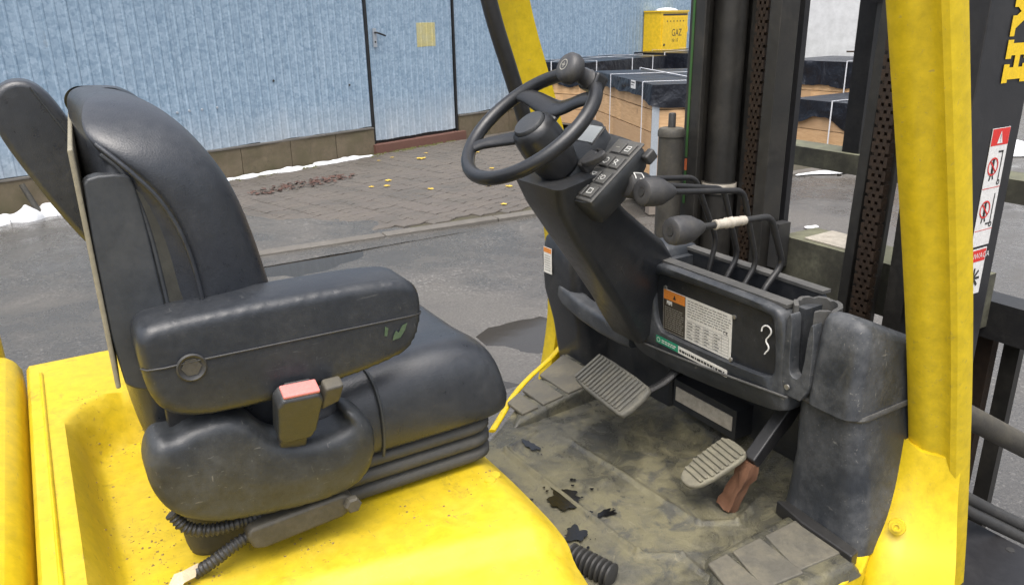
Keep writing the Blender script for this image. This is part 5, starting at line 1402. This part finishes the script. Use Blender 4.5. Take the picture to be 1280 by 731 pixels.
    for k in range(2):
        zc = zt_-.080-k*.092; D.rect(x0, zc-.047, x1, zc-.0455, 'label_red', .0012)
        D.line((1.739, zc-.035), (1.739, zc+.032), .004, 'ink', .0012); D.line((1.722, zc+.030 if k == 0 else zc-.033), (1.741, zc+.030 if k == 0 else zc-.033), .004, 'ink', .0012); D.ring((1.741, zc-.036), .006, .003, 'ink', .0014)
        D.disc((1.710, zc+.014), .005, 'ink', .0012); D.line((1.710, zc+.010), (1.710, zc-.010), .009, 'ink', .0012); D.line((1.710, zc-.008), (1.704, zc-.030), .005, 'ink', .0012); D.line((1.710, zc-.008), (1.718, zc-.028), .005, 'ink', .0012)
        D.ring((1.710, zc), .0195, .0035, 'label_red', .0018); D.line((1.697, zc+.013), (1.723, zc-.013), .0035, 'label_red', .0018)
    D.slab(x0-.003, 1.045, x1-.003, 1.152, .0008, 'label_clean'); D.rect(x0-.001, 1.122, x1-.005, 1.149, 'label_red', .0012)
    D.text('UWAGA', x0+.005, 1.129, .0185, 'label_clean', .0016)
    for a in range(8):
        q = a*math.pi/4; D.line((1.715, 1.083), (1.715+.024*math.cos(q), 1.083+.024*math.sin(q)), .006, 'ink', .0012+a*.0001)
    D.done('warning_sticker', MA)
    # slab-serif maker lettering reading upwards
    D = Decal(Dm @ Matrix.Translation((1.770, 1.509, 0)) @ Matrix.Rotation(R(90), 4, 'Z') @ Matrix.Diagonal((1.3, 1.33, 1, 1))); m = 'lettering_yellow'; h = .0008
    def H(x): 
        for a in (0, .036): D.rect(x+a, 0, x+a+.018, .066, m, h); D.rect(x+a-.005, 0, x+a+.023, .015, m, h+.0001); D.rect(x+a-.005, .051, x+a+.023, .066, m, h+.0001)
        D.rect(x+.018, .026, x+.036, .040, m, h)
    def Y(x):
        D.poly([(x-.004, .066), (x+.016, .066), (x+.036, .032), (x+.020, .026)], m, h); D.poly([(x+.058, .066), (x+.040, .066), (x+.020, .032), (x+.036, .026)], m, h+.0001); D.rect(x+.019, 0, x+.037, .032, m, h+.0002); D.rect(x+.010, 0, x+.046, .014, m, h+.0003); D.rect(x-.008, .054, x+.022, .066, m, h+.0003); D.rect(x+.034, .054, x+.064, .066, m, h+.0004)
    def Sx(x):
        for a in (0, .026, .052): D.rect(x, a, x+.050, a+.014, m, h)
        D.rect(x, .026, x+.014, .066, m, h+.0001); D.rect(x+.036, 0, x+.050, .040, m, h+.0001)
    def T(x): D.rect(x, .052, x+.054, .066, m, h); D.rect(x+.018, 0, x+.036, .066, m, h+.0001); D.rect(x+.010, 0, x+.044, .014, m, h+.0002)
    def E(x):
        D.rect(x, 0, x+.018, .066, m, h)
        for a in (0, .026, .052): D.rect(x, a, x+.050, a+.014, m, h+.0001)
    def Rr(x): D.rect(x, 0, x+.018, .066, m, h); D.rect(x, .052, x+.048, .066, m, h+.0001); D.rect(x, .024, x+.048, .038, m, h+.0001); D.rect(x+.034, .024, x+.050, .066, m, h+.0002); D.poly([(x+.018, .026), (x+.032, .026), (x+.054, 0), (x+.036, 0)], m, h+.0003)
    for i, fn in enumerate((H, Y, Sx, T, E, Rr)): fn(.0+i*.072)
    D.done('maker_lettering', MA)
mast()
# truck body below the cab, wheels: mostly out of sight, keeps the truck whole
box('chassis', (-.60, -.50, .25), (1.45, .20, .595), 'mast_steel', FL, .02)
def wheel_assembly(x, y, r, w):
    t = lathe('tyre', [(r*.55, -w/2), (r*.93, -w/2), (r, -w*.38), (r, w*.38), (r*.93, w/2), (r*.55, w/2)], axis_matrix((x, y, r), (0, 1, 0)), 'ink', FL, 32)
    lathe('rim', [(0, -w*.3), (r*.56, -w*.4), (r*.56, w*.4), (0, w*.3)], axis_matrix((x, y, r), (0, 1, 0)), 'yellow_paint', t, 24)
wheel_assembly(1.66, .62, .20, .14); wheel_assembly(1.60, -.72, .20, .14); wheel_assembly(-.45, .36, .22, .16); wheel_assembly(-.45, -.60, .22, .16)
